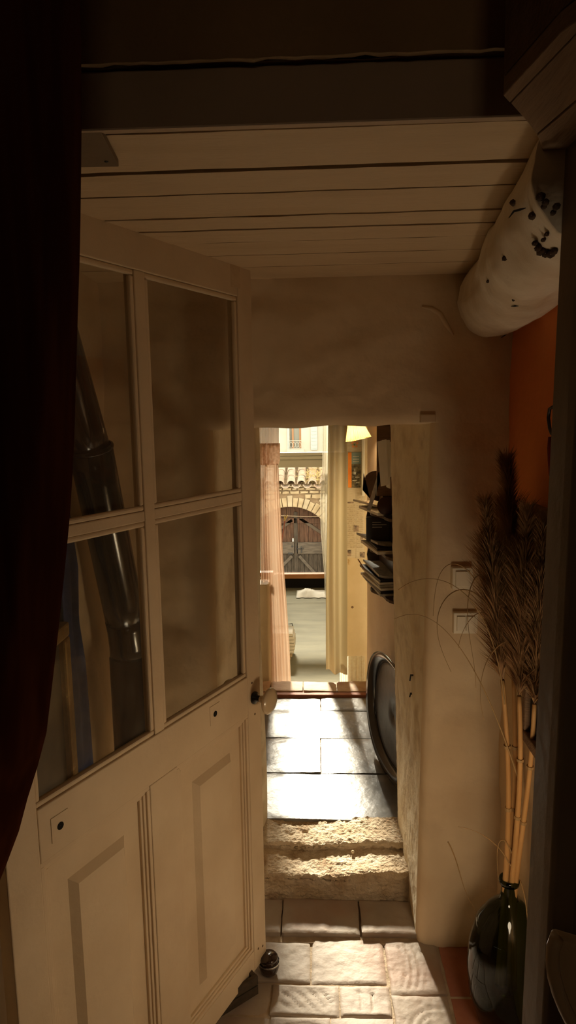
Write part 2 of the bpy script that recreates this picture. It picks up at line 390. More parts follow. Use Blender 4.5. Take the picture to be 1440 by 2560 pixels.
tile(.386, .63, 1.55, 1.784, m='redtile')
tile(-.147, .03, 1.56, 1.706, arc=(-.05, 1.5, .12, .03, 3)); tile(.03, .211, 1.56, 1.706); tile(-.40, -.147, 1.56, 1.706); tile(-.63, -.4, 1.5, 1.688)
y = 1.558
for r in range(5):
    y2 = y-[.20, .16, .2, .18, .2][r]; x = -.63+(-.1 if r % 2 else 0)
    while x < .63:
        x2 = min(x+random.uniform(.19, .27), .7); tile(x, x2, y2, y); x = x2
    y = y2
# threshold strip inside the doorway
fs = MB(); fs.box((-.33, YF+.002, -.02), (.36, YB+1.3, -.001)); fs = struct(fs.build('floor_doorway', 'mortar'))
for x0, x1 in ((-.31, -.128), (-.126, .140), (.142, .345)):
    tile(x0, x1, 2.003, 2.165, z=.016, th=.017, parent=fs, dense=True, m='redtile' if x0 > 9 else 'terracotta')
# ---- worn stone steps
def step(y0, y1, z0, z1, hole, seed, label):
    mb = MB(); n = 110; prof = []
    def top(u, v):
        x = lerp(-.305, .335, u); sag = -.014*math.exp(-((x+.03)/.16)**2)
        k = v
        if k < .42:    # front face then rounded nose
            t = k/.42; zz = lerp(z0, z1-.02, t); yy = y0+.004*math.sin(t*3)
        elif k < .58:
            t = (k-.42)/.16*math.pi/2; zz = z1-.02+.02*math.sin(t); yy = y0+.02*(1-math.cos(t))
        else: zz = z1; yy = lerp(y0+.02, y1, (k-.58)/.42)
        rr = nz(x, yy+zz, seed, 8)*.007+nz(x, yy+zz, seed, 30)*.005+nz(x, yy*1.3+zz, seed, 90)*.0065
        yy += rr*(1 if k < .58 else 0)+.012*nz(x, 0, seed, 5)*(1 if k < .6 else 0)
        if k > .42: zz += sag*(1 if k > .5 else .5)+rr*.9
        if hole and k > .58:
            for hx, hy, hr in hole:
                d = math.hypot(x-hx, (yy-hy)*1.3); zz -= .012*max(0, 1-d/hr)
        return (x, yy, zz)
    mb.grid(n, 64, top)
    return tag(mb.build('stone_step', 'stone', smooth=True), label, 'step', 'worn stone steps in the doorway')
step(2.172, 2.325, -.005, .112, [], 3, 'lower worn limestone step with rough sunlit tread in the doorway')
step(2.310, 2.46, .08, .141, [(-.11, 2.37, .03), (-.05, 2.39, .022)], 8, 'upper worn limestone step with two pits, just below the slate floor')
pp = PZ(882, 2133, .112); tag(MB().lathe([(.0005, 0), (.006, .003), (.007, .006), (.004, .010), (.0005, .011)], pp, seg=8).build('pebble', 'knob', smooth=True), 'tiny shiny pebble on the lower stone step', 'pebble')

# ---- corridor floor, slate slabs
fc = MB(); fc.box((-.45, YB, .06), (.45, YE+.2, ZF-.012)); fc = struct(fc.build('floor_corridor', 'mortar'))
ys = [2.447, 2.792, 3.13, 3.43, 3.61]
for i in range(4):
    cuts = [[-.33, -.02, .34] if 0 else [-.36, .36], [-.36, .016, .36], [-.36, .36], [-.36, .021, .36]][i]
    for a, b in zip(cuts, cuts[1:]):
        tile(a, b, ys[i], ys[i+1], z=ZF, th=.02, name='slate_slab', m='slate', parent=fc, jit=.001)
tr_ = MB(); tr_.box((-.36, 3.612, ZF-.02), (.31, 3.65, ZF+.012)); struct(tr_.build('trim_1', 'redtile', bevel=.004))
xs = [-.36, -.245, -.085, .105, .31]; xs = [PZ(640, 1718, ZF+.02).x, PZ(676, 1718, ZF+.02).x, PZ(758, 1718, ZF+.02).x, PZ(842, 1718, ZF+.02).x, .31]
for a, b in zip(xs, xs[1:]): tile(a, b, 3.652, 3.80, z=ZF+.02, th=.05, name='threshold_tile', m='thr', parent=fc, jit=.002)
# corridor walls and ceiling
cw = MB(); cw.grid(24, 30, lambda u, v: (lerp(.41, .302, min(1, u*1.15))+.005*nz(u*4, v*4, 0, 2), lerp(YB, 3.84, u), lerp(.1, 2.5, v)))
cw.grid(1, 1, lambda u, v: (lerp(.302, .42, u), 3.84, lerp(-.03, 2.5, v)))
struct(cw.build('wall_corridor_right', 'corridor', smooth=True))
cw = MB(); cw.grid(24, 30, lambda u, v: (-.345+.006*nz(u*4, v*4, 7, 2), lerp(YB, 3.72, u), lerp(.1, 2.5, v)))
struct(cw.build('wall_corridor_left', 'corridor', smooth=True))
cc = MB(); cc.box((-.6, YB, 2.4), (.6, 3.85, 2.5)); struct(cc.build('ceiling_corridor', 'roomwall'))

# ---- plank ceiling of the landing
cl = MB(); cl.box((XL-.15, 1.0, ZC+.022), (XR+.1, YF+.05, ZC+.06)); cl = struct(cl.build('ceiling', 'black'))
pj = [.99, 1.134, 1.246, 1.385, 1.473, 1.576, 1.70, 1.83, 1.99]; gp = [.011, .009, .006, .008, .006, .003, .002, .0015]
for i in range(8):
    y0, y1, g = pj[i], pj[i+1], gp[i]; g0 = gp[i-1] if i else 0
    mb = MB(); s = .012; dz = random.uniform(-.0015, .0015)
    f = lambda u, v: (lerp(XL-.03, XR+.03, u), lerp(y0+g0/2-s*(u-.5)*.8+.0012*nz(u*14, i, 0, 3), y1-g/2-s*(u-.5)*.8+.0012*nz(u*14, i+1, 0, 3), v), ZC+dz+.0012*nz(u*6, v, i, 2))
    mb.grid(60, 2, f)
    f0 = f
    mb.grid(60, 1, lambda u, v: Vector(f0(u, 0))+Vector((0, 0, .022*v))); mb.grid(60, 1, lambda u, v: Vector(f0(u, 1))+Vector((0, 0, .022*v)))
    mb.build('plank', 'plank', cl)
# painted board patch nailed at the left of the ceiling
bp = MB(); bp.prism([PZ(150, 330, ZC-.012), PZ(252, 330, ZC-.012), PZ(297, 417, ZC-.012), PZ(150, 420, ZC-.012)], (0, 0, .011))
bo = bp.build('board_patch', 'post', cl, bevel=.001); n = PZ(266, 407, ZC-.014)
MB().lathe([(.0005, 0), (.003, .001), (.003, .004)], n, seg=8).build('nail', 'iron', bo)

# ---- door frame header, dark wall above it
hd = MB(); z0 = PY(720, 312, .93).z; z1 = PY(720, 160, .93).z
hd.add([(-.75, .93, z0), (.6, .93, z0), (.6, .975, z0+.014), (-.75, .975, z0+.014), (-.75, .93, z1), (.6, .93, z1), (.6, .99, z1), (-.75, .99, z1), (.6, .99, z0+.02), (-.75, .99, z0+.02)],
       [(0, 1, 5, 4), (0, 3, 2, 1), (2, 3, 9, 8), (4, 5, 6, 7), (1, 2, 8, 6, 5), (0, 4, 7, 9, 3)])
struct(hd.build('trim_2', 'header', bevel=.003))
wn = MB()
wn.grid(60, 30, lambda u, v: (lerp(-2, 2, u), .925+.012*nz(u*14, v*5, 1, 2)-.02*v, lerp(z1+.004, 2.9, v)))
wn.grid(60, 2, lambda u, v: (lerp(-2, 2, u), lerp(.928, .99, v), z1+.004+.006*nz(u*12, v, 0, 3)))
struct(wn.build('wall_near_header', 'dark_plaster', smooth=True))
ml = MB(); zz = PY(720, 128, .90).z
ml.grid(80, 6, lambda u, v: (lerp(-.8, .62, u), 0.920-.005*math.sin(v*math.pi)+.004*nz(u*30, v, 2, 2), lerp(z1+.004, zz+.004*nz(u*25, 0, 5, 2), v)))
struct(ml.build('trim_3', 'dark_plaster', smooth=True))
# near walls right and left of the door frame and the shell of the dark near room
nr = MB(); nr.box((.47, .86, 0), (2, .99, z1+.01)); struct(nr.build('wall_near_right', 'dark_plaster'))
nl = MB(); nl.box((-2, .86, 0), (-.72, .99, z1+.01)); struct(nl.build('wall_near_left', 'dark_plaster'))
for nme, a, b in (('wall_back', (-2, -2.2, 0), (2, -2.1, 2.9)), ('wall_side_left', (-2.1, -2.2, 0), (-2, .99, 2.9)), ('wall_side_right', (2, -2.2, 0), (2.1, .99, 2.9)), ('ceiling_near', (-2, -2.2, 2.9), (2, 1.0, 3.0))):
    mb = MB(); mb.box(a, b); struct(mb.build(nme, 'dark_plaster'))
# light-proof outer shells over the landing
for nme, a, b in (('wall_shell_right', (XR+.07, .9, 0), (XR+.2, 2.5, 3.0)), ('wall_shell_left', (XL-.25, .9, 0), (XL-.08, 2.5, 3.0)), ('ceiling_shell', (-2.6, .9, 2.95), (2, 2.5, 3.05))):
    mb = MB(); mb.box(a, b); struct(mb.build(nme, 'dark_plaster'))
# right post of the door frame, left post at the hinge
def post(name, pts, z0, z1, lean=0):
    mb = MB(); mb.prism([(x+lean*0, y, z0) for x, y in pts], (0, 0, z1-z0))
    for v in mb.v: v.x += lean*(v.z-1.25)
    return struct(mb.build(name, 'post', bevel=.002))
post('trim_4', [(.339, .93), (.341, .908), (.347, .902), (.375, .902), (.380, .885), (.475, .885), (.475, .99), (.339, .99)], 0, z1, .010)
post('trim_5', [(-.60, .99), (-.60, .93), (-.64, .90), (-.74, .90), (-.74, 1.06), (-.60, 1.06)], 0, z1)

# ---- wooden beam casing, upper right of the near room
zb = 2.075
poly = [(1258, 240), (1400, 85), (1500, 10), (1700, -60), (1700, 520), (1410, 492), (1388, 478), (1362, 395), (1345, 345), (1322, 312)]
ce = thing('ceiling_beam', PZ(1400, 300, zb), 'wide dark planked wooden beam crossing the upper right corner', 'beam')
P0 = [PZ(x, y, zb) for x, y in poly]
e1 = (P0[1]-P0[0]).normalized(); nn_ = Vector((e1.y, -e1.x, 0))
def clip(poly, n, d0, d1):
    def half(ps, s, d):
        out = []
        for i in range(len(ps)):
            a, b = ps[i], ps[(i+1) % len(ps)]; da = s*(a.dot(n)-d); db = s*(b.dot(n)-d)
            if da >= 0: out.append(a)
            if da*db < 0: out.append(a+(b-a)*(da/(da-db)))
        return out
    return half(half(poly, 1, d0), -1, d1)
base = P0[0].dot(nn_); sgn = 1 if P0[4].dot(nn_) > base else -1
k = 0; dd = 0
for wd in (.018, .075, .075, .075, .09, .09, .09, .09):
    q = clip(P0, nn_*sgn, base*sgn+dd, base*sgn+dd+wd-.0025)
    if len(q) >= 3:
        mb = MB(); mb.prism([p+Vector((0, 0, .001*k)) for p in q], (0, 0, .02)); mb.build('plank', 'casing', ce, bevel=.0015)
    dd += wd; k = (k+1) % 2
mb = MB(); mb.prism([p+Vector((0, 0, .021)) for p in P0], (0, 0, .16)); mb.build('beam_core', 'wood_dark', ce)

# ---- whitewashed log
def logmesh():
    mb = MB()
    def fn(u, v):
        an = 2*math.pi*u; y = lerp(2.02, .99, v)
        cx = interp([(0, .507), (.3, .490), (.5, .462), (.75, .428), (1, .405)], v); cz = interp([(0, 2.03), (.4, 2.035), (1, 2.05)], v)
        r = interp([(0, .088), (.12, .102), (.45, .106), (.7, .098), (1, .10)], v)
        r *= 1+.10*nz(math.cos(an), math.sin(an), y*2.2, 1.3)+.05*nz(math.cos(an)*2, math.sin(an)*2, y*5, 1.6)+.015*nz(math.cos(an)*4, math.sin(an)*4, y*14, 1.5)
        kd = math.hypot((an-3.9)*.1, (y-1.32)); r += .012*math.exp(-(kd/.07)**2)
        return (cx+r*math.cos(an), y, cz+r*math.sin(an))
    mb.grid(56, 90, fn, closeu=True)
    n = len(mb.v); mb.v.append(Vector((.405, .985, 2.05))); b_ = n-56
    mb.f += [(b_+k, b_+(k+1) % 56, n) for k in range(56)]; return mb
lg = tag(logmesh().build('log_beam', 'log', smooth=True), 'thick rounded whitewashed log beam running into the wall under the plank ceiling', 'beam')
random.seed(9)
def surf(px, py_):   # point on the underside of the log seen at a pixel
    d = ray(px, py_); best = None
    for i in range(400):
        t = .9+i*.0035; p = CAM+d*(t/d.y)
        v = (2.02-p.y)/1.03; cx = interp([(0, .507), (.3, .490), (.5, .462), (.75, .428), (1, .405)], v); cz = interp([(0, 2.03), (.4, 2.035), (1, 2.05)], v)
        if math.hypot(p.x-cx, p.z-cz) < .103: return p
    return p
for (x, y, r) in [(1219, 703, .003), (1262, 645, .005), (1329, 538, .005), (1350, 490, .005), (1336, 608, .004), (1345, 620, .005), (1352, 628, .006), (1364, 634, .006), (1376, 636, .006), (1384, 630, .005), (1357, 600, .003), (1390, 515, .004), (1382, 530, .003), (1284, 750, .003), (1362, 505, .004), (1280, 505, .004), (1366, 585, .003), (1358, 515, .003)]:
    p = surf(x, y); q = MB(); n = Vector((p.x-.47, -.15, p.z-2.035)).normalized()
    q.lathe([(.0003, .0015), (r*.6, .0012), (r, .0002), (r*1.1, -.006)], p, n, 7)
    for vv in q.v: vv.y += (vv.y-p.y)*(.3+1.2*random.random())
    q.build('knot', 'knotm', lg, smooth=True)
for pts in ([(1272, 545), (1285, 528), (1300, 524), (1314, 520)], [(1278, 766), (1287, 765), (1296, 765)], [(1248, 848), (1262, 838), (1275, 828)], [(1180, 852), (1200, 855), (1222, 850)], [(1135, 740), (1131, 770), (1132, 805)]):
    ps = [surf(*p) for p in pts]; MB().tube(ps, [.0006]+[.0018]*(len(ps)-2)+[.0006], 5).build('crack', 'black', lg)
# plaster seam beside the log
ps = [PY(x, y, YF-.004) for x, y in ((1055, 767), (1080, 772), (1100, 785), (1115, 810), (1133, 838))]
MB().tube(ps, [.003, .006, .007, .007, .003], 6).build('plaster_ridge', 'plaster', wf, smooth=True)

# ================================================================== DOOR
FE = PZ(666, 2400, .03); dv = ray(1670, 1040); dv = Vector((dv.x, dv.y, 0)).normalized(); nv_ = Vector((dv.y, -dv.x, 0))
def DP(u, n, z): p = FE-dv*u+nv_*n; return Vector((p.x, p.y, z))
door = thing('glazed_door', DP(.88, 0, .03), 'half-glazed cream painted wooden door standing open at left', 'door')
TH = .036
def dbox(name, u0, u1, z0, z1, n0=-TH, n1=0, m='paint', parent=door, bevel=.0025):
    return MB().box((u0, n0, z0), (u1, n1, z1), DP).build(name, m, parent, bevel=bevel)
dbox('stile', 0, .067, .045, 2.118); dbox('stile', .805, .88, .045, 2.13)
dbox('rail', .067, .805, 2.035, 2.125); dbox('rail', .067, .805, .872, .985); dbox('rail', .067, .805, .045, .115)
dbox('lock_stile', .39, .49, .115, .872)
dbox('muntin', .428, .462, .985, 2.035, -.034, -.002); dbox('muntin', .067, .428, 1.492, 1.516, -.034, -.003); dbox('muntin', .462, .805, 1.492, 1.516, -.034, -.003)
def beads(u0, u1, z0, z1, name='glazing_bead', d=.012, n0=-.016, n1=-.004, m='paint'):
    for (a, b, c, e) in ((u0, u1, z0, z0+d), (u0, u1, z1-d, z1), (u0, u0+d, z0+d, z1-d), (u1-d, u1, z0+d, z1-d)):
        mb = MB()
        mb.box((a, n0, c), (b, n1, e), DP).build(name, m, door, bevel=.004)
for (a, b) in ((.067, .428), (.462, .805)):
    for (c, e) in ((.985, 1.492), (1.516, 2.035)):
        beads(a, b, c, e)
        MB().box((a+.004, -.021, c+.004), (b-.004, -.018, e-.004), DP).build('glass_pane', 'pane', door)
for (a, b) in ((.067, .39), (.49, .805)):
    z0, z1 = .115, .872
    # moulding steps around the panel then raised panel
    for d0, d1, nn0, nn1 in ((0, .010, -.03, -.002), (.010, .018, -.03, -.007), (.018, .026, -.03, -.011)):
        for (p, q, r, s) in ((a+d0, b-d0, z0+d0, z0+d1), (a+d0, b-d0, z1-d1, z1-d0), (a+d0, a+d1, z0+d1, z1-d1), (b-d1, b-d0, z0+d1, z1-d1)):
            MB().box((p, nn0, r), (q, nn1, s), DP).build('moulding', 'paint', door, bevel=.0015)
    mb = MB(); A = (a+.026, b-.026, z0+.026, z1-.026); B = (a+.075, b-.075, z0+.08, z1-.085)
    o = [DP(A[0], -.018, A[2]), DP(A[1], -.018, A[2]), DP(A[1], -.018, A[3]), DP(A[0], -.018, A[3])]
    i1 = [DP(B[0], -.017, B[2]), DP(B[1], -.017, B[2]), DP(B[1], -.017, B[3]), DP(B[0], -.017, B[3])]
    e = .016; i2 = [DP(B[0]+e, -.003, B[2]+e), DP(B[1]-e, -.003, B[2]+e), DP(B[1]-e, -.003, B[3]-e), DP(B[0]+e, -.003, B[3]-e)]
    bk = [DP(A[0], -.03, A[2]), DP(A[1], -.03, A[2]), DP(A[1], -.03, A[3]), DP(A[0], -.03, A[3])]
    mb.add(o+i1+i2+bk, [(k, (k+1) % 4, 4+(k+1) % 4, 4+k) for k in range(4)]+[(4+k, 4+(k+1) % 4, 8+(k+1) % 4, 8+k) for k in range(4)]+[(8, 9, 10, 11), (15, 14, 13, 12)]+[(k, 12+k, 12+(k+1) % 4, (k+1) % 4) for k in range(4)])
    mb.build('panel', 'paint', door)
for u, z in ((.754, .925), (.229, .942)):
    pl = dbox('keyhole_plate', u-.022, u+.022, z-.026, z+.026, -.002, .0015, bevel=.0006)
    MB().lathe([(.0003, .0022), (.008, .0022), (.008, 0)], DP(u, 0, z), nv_, 12).build('keyhole', 'black', pl)
def knob(side):
    o = DP(.036, 0 if side > 0 else -TH, .912); ax = nv_*side
    rose = MB().lathe([(.018, 0), (.018, .006), (.009, .010), (.009, .034), (.0003, .034)], o, ax, 20).build('knob_stem', 'iron', door, smooth=True)
    MB().lathe([(.0095, .022), (.011, .032), (.022, .040), (.034, .046), (.0385, .052), (.036, .058), (.022, .062), (.0003, .063)], o, ax, 32).build('knob', 'knob', rose, smooth=True)
knob(1); knob(-1)
for u, z in ((.033, .86), (.02, .095), (.045, .105), (.045, .96)):
    MB().lathe([(.0003, .0012), (.0035, .001), (.0035, -.001)], DP(u, 0, z), nv_, 8).build('nail_head', 'wood_dark', door)
mbx = MB(); mbx.box((.055, -.003, 2.055), (.098, .0008, 2.112), DP); mbx.build('filled_patch', 'plank', door, bevel=.0004)
for u in (.17, .34, .5): MB().box((u, -.03, 2.12), (u+.02, -.005, 2.131), DP).build('chip', 'wood_dark', door)

# objects on the floor behind the door
jar = thing('jar', PZ(673, 2452, 0), 'small round dark glazed jar with silvery bands behind the door corner', 'jar')
jo = Vector(jar.location)+Vector((-.002, .03, 0))
MB().lathe([(.0003, .001), (.018, .001), (.027, .010), (.032, .026), (.031, .042), (.026, .054), (.0003, .056)], jo, seg=24).build('body', 'jar', jar, smooth=True)
MB().lathe([(.0285, .050), (.029, .056), (.024, .062), (.0003, .064)], jo, seg=24).build('lid', 'jar', jar, smooth=True)
MB().lathe([(.0325, .038), (.0335, .041), (.0325, .044)], jo, seg=24).build('band', 'silver', jar, smooth=True)
cr = thing('crate', PZ(600, 2520, 0), 'low dark wooden crate in the shadow under the open door', 'crate')
q1 = PZ(655, 2475, .0)-dv*.02; d2 = (PZ(655, 2475, .0)-PZ(575, 2525, .0)).normalized(); n2 = Vector((-d2.y, d2.x, 0))
def CP(x, y, z): p = q1-d2*x+n2*y; return Vector((p.x, p.y, z))
for k, zz in enumerate((.004, .036)): MB().box((0, 0, zz), (.30, .012, zz+.028), CP).build('slat', 'crate', cr, bevel=.001)
for k, zz in enumerate((.004, .036)): MB().box((0, .10, zz), (.30, .112, zz+.028), CP).build('slat', 'crate', cr, bevel=.001)
MB().box((.002, .012, .004), (.016, .10, .064), CP).build('end_board', 'crate', cr); MB().box((.284, .012, .004), (.298, .10, .064), CP).build('end_board', 'crate', cr)

# stovepipe behind the glass
pipe = thing('stovepipe', PY(328, 1850, 1.74).to_2d().to_3d(), 'shiny black enamelled stovepipe slanting behind the door glass', 'pipe')
A = PY(178, 960, 1.52); B = PY(226, 1120, 1.60); C = PY(318, 1570, 1.76); D = Vector((C.x+.012, C.y+.01, .0))
def segp(a, b, n=6): return [a.lerp(b, i/n) for i in range(n+1)]
top = A+(A-B)*1.6
MB().tube(segp(top, B+(C-B)*.03), .048, 28).build('upper_pipe', 'enamel', pipe, smooth=True)
MB().tube(segp(B, C), .053, 28).build('lower_pipe', 'enamel', pipe, smooth=True)
MB().tube([C+(B-C)*.06, C, C+Vector((.004, 0, -.05)), C+Vector((.004, 0, -.09))], .054, 28).build('elbow', 'enamel', pipe, smooth=True)
MB().tube(segp(C+Vector((.004, 0, -.08)), Vector((C.x+.004, C.y, 0.002))), .056, 28).build('vertical_pipe', 'iron', pipe, smooth=True)
dcol = (C-B).normalized()
MB().lathe([(.050, -.006), (.055, -.004), (.056, 0), (.055, .004), (.053, .006)], B, dcol, 28).build('collar', 'enamel', pipe, smooth=True)
# blue cloth on the left wall
bl = MB(); Xb = XL+.02
def blf(u, v):
    z = lerp(.50, 1.60, v); ya = 1.50; yb = interp([(0, 1.665), (.3, 1.64), (.55, 1.63), (.66, 1.60), (.78, 1.62), (.9, 1.585), (1, 1.57)], v)
    return (Xb+.006*math.sin(u*14+v*2)*(.4+v), lerp(ya, yb, u), z)
bl.grid(20, 40, blf); tag(bl.build('blue_cloth', 'blue', smooth=True, solid=.003), 'narrow blue cloth hanging on the left wall behind the door glass', 'cloth')
# gilt picture
pf = PX(150, 1960, XL+.02); pc = thing('gilt_picture', (XL+.02, 1.38, .95), 'gilt framed picture on the left wall, lower left pane of the door', 'picture')
y1, z0, z1_ = 1.505, .70, 1.25; y0 = 1.20
for a, b, c, d in ((y0, y1, z0, z0+.035), (y0, y1, z1_-.035, z1_), (y0, y0+.035, z0+.035, z1_-.035), (y1-.035, y1, z0+.035, z1_-.035)):
    f_ = MB(); f_.box((XL+.012, a, c), (XL+.038, b, d)); f_.build('frame', 'gold', pc, bevel=.006)
MB().box((XL+.012, y0+.035, z0+.035), (XL+.022, y1-.035, z1_-.035)).build('canvas', 'picture', pc)

# ================================================================== RIGHT SIDE
# light switches
def switch(x0, y0, x1, y1, label, keys):
    a = PY(x0, y0, YF-.008); b = PY(x1, y1, YF-.008)
    t = thing('light_switch', (a.x, YF-.006, b.z), label, 'switch')
    yy = YF-.018
    MB().box((a.x, yy, b.z), (b.x, YF+.012, a.z)).build('plate', 'switch', t, bevel=.002)
    for k in range(keys):
        w_ = (b.x-a.x-.016)/keys; xx = a.x+.008+k*w_
        MB().box((xx+.001, yy-.005, b.z+.010), (xx+w_-.001, yy, a.z-.010)).build('rocker', 'switch', t, bevel=.0015)
switch(1130, 1418, 1180, 1472, 'upper pale plastic light switch on the wall right of the doorway', 1)
switch(1133, 1530, 1192, 1582, 'lower pale plastic light switch with double rocker beside the dried grass', 2)
# iron hook and cord
hk = tag(MB().tube([PX(x, y, XR-.03) for x, y in ((1400, 1014), (1384, 1016), (1374, 1022), (1371, 1045), (1374, 1070), (1379, 1084))]+[PX(1384, 1086, XR-.03)], .004, 6).build('iron_hook', 'iron', smooth=True), 'thin curved black iron hook high on the orange wall', 'hook')
rp = tag(MB().tube([PX(1377, y, XR-.025) for y in (1092, 1120, 1150, 1190)], [.006, .008, .007, .004], 7).build('cord', 'redrope', smooth=True), 'dark red cord hanging under the iron hook', 'cord')
# dark picture frame on the orange wall
df = thing('dark_picture', (XR-.02, 1.5, 1.3), 'black framed picture on the orange wall behind the dried grass', 'picture')
a = PX(1335, 1260, XR-.02); yA, zA = a.y, a.z
for p, q, r, s in ((yA-.5, yA, zA-.03, zA), (yA-.5, yA, zA-.62, zA-.59), (yA-.03, yA, zA-.59, zA-.03), (yA-.5, yA-.47, zA-.59, zA-.03)):
    MB().box((XR-.034, p, r), (XR-.008, q, s)).build('frame', 'wood_dark', df, bevel=.004)
MB().box((XR-.02, yA-.47, zA-.59), (XR-.008, yA-.03, zA-.03)).build('glass', 'book', df)

# vase (demijohn)
vc = PZ(1262, 2470, 0); vc = Vector((.475, 1.70, 0))
nk = PY(1292, 2195, vc.y); zn = nk.z; vc.x = PY(1268, 2350, vc.y).x
rb = PY(1268, 2350, vc.y).x-PY(1170, 2350, vc.y).x
vase = thing('demijohn_vase', vc, 'round dark green glass demijohn vase on the floor at right', 'vase')
hb = zn-.075
prof = [(.0003, .004), (rb*.45, .004), (rb*.7, .018), (rb*.93, hb*.25), (rb, hb*.47), (rb*.95, hb*.66), (rb*.78, hb*.84), (rb*.5, hb*.96), (rb*.24, hb+.012), (.022, hb+.03), (.020, zn-.015)]
pr = []
for i in range(len(prof)-1):
    for t in range(3): pr.append((lerp(prof[i][0], prof[i+1][0], t/3), lerp(prof[i][1], prof[i+1][1], t/3)))
pr.append(prof[-1])
lean = Vector((.012, 0, 0))
MB().lathe(pr, vc, seg=48).build('body', 'green', vase, smooth=True)
MB().lathe([(.020, zn-.018), (.027, zn-.016), (.028, zn-.006), (.026, zn), (.019, zn), (.019, zn-.018)], vc, seg=32).build('lip', 'green', vase, smooth=True)
vt = Vector((vc.x, vc.y, zn))
# pampas stems + plumes
random.seed(21)
def bez(p, n=16):
    out = []; k = len(p)-1
    for i in range(n+1):
        t = i/n; out.append(sum((p[j]*(math.comb(k, j)*(1-t)**(k-j)*t**j) for j in range(k+1)), Vector()))
    return out
def plume_mesh(path, wmax, nstr, seed):
    rnd = random.Random(seed); v = []; f = []; n = len(path)-1
    for _ in range(nstr):
        t = rnd.random()**.85; i = min(int(t*n), n-1); p = path[i].lerp(path[i+1], t*n-i); ax = (path[i+1]-path[i]).normalized()
        a = rnd.uniform(0, 6.283); o = ax.orthogonal().normalized(); o = Matrix.Rotation(a, 3, ax) @ o
        L_ = wmax*(.35+.65*math.sin(min(1, t*1.25+.12)*math.pi)**.6)*rnd.uniform(.7, 1.5)
        d = (ax*rnd.uniform(2.0, 4.2)+o).normalized(); side = d.cross(Vector((rnd.uniform(-1, 1), rnd.uniform(-1, 1), rnd.uniform(-1, 1)))).normalized()*rnd.uniform(.0008, .0016)
        m_ = p+d*L_*.55; e = m_+(d*1.5+o*.35+Vector((0, 0, -.25))).normalized()*L_*.6
        k = len(v); v += [p-side, p+side, m_+side*.8, m_-side*.8, e]
        f += [(k, k+1, k+2, k+3), (k+3, k+2, k+4)]
    mb = MB(); mb.v = v; mb.f = f; return mb
stems = [ # base offset, stem pixel points (x,y,Y), plume from index
    ([(1292, 2200, 1.70), (1283, 2000, 1.68), (1268, 1840, 1.66), (1256, 1700, 1.64)], [(1256, 1720, 1.64), (1240, 1500, 1.63), (1225, 1380, 1.62), (1215, 1270, 1.60)], .060, 'slender pampas stem at the left of the bunch, drooping brown plume'),
    ([(1296, 2200, 1.70), (1296, 2000, 1.70), (1290, 1850, 1.70), (1284, 1700, 1.70)], [(1284, 1720, 1.70), (1280, 1450, 1.71), (1275, 1300, 1.71), (1268, 1165, 1.71)], .075, 'tallest pampas stem in the middle of the green vase'),
    ([(1300, 2200, 1.69), (1306, 2020, 1.66), (1304, 1880, 1.62), (1298, 1740, 1.60)], [(1298, 1760, 1.60), (1305, 1550, 1.58), (1312, 1400, 1.57), (1318, 1290, 1.56)], .065, 'pampas stem with broad fluffy plume near the door post'),
    ([(1301, 2200, 1.70), (1318, 2040, 1.66), (1330, 1900, 1.63), (1336, 1760, 1.60)], [(1336, 1780, 1.60), (1345, 1600, 1.56), (1352, 1450, 1.54), (1358, 1330, 1.52)], .060, 'rightmost pampas stem partly hidden behind the door post'),
    ([(1294, 2200, 1.71), (1289, 2050, 1.74), (1300, 1900, 1.75), (1312, 1730, 1.75)], [(1312, 1750, 1.75), (1322, 1620, 1.75), (1330, 1560, 1.74), (1332, 1500, 1.74)], .060, 'short pampas stem with low plume at the back of the bunch'),
]
for i, (sp, pp_, wm, lb) in enumerate(stems):
    bp_ = [PY(*p) for p in sp]; bp_[0] = vt+Vector(((i-2)*.005, random.uniform(-.006, .006), .01))
    t = thing('pampas_grass', bp_[0], lb, 'dried grass', 'pampas stems in the green vase')
    low = Vector((vc.x+(i-2)*.01, vc.y+random.uniform(-.02, .02), .12))
    path = bez([low]+bp_, 22)
    rr = [lerp(.0088, .0055, k/22) for k in range(23)]
    MB().tube(path, rr, 8).build('stem', 'straw', t, smooth=True)
    for k in (11, 16):
        MB().tube([path[k]-(path[k+1]-path[k])*.12, path[k]+(path[k+1]-path[k])*.12], .0092, 8).build('node', 'blade', t)
    pt = bez([PY(*p) for p in pp_], 18)
    pt[0] = path[-1]
    pl = plume_mesh(pt, wm*1.5, 4200, i).build('plume', 'plume', t); pl['kind'] = 'stuff'
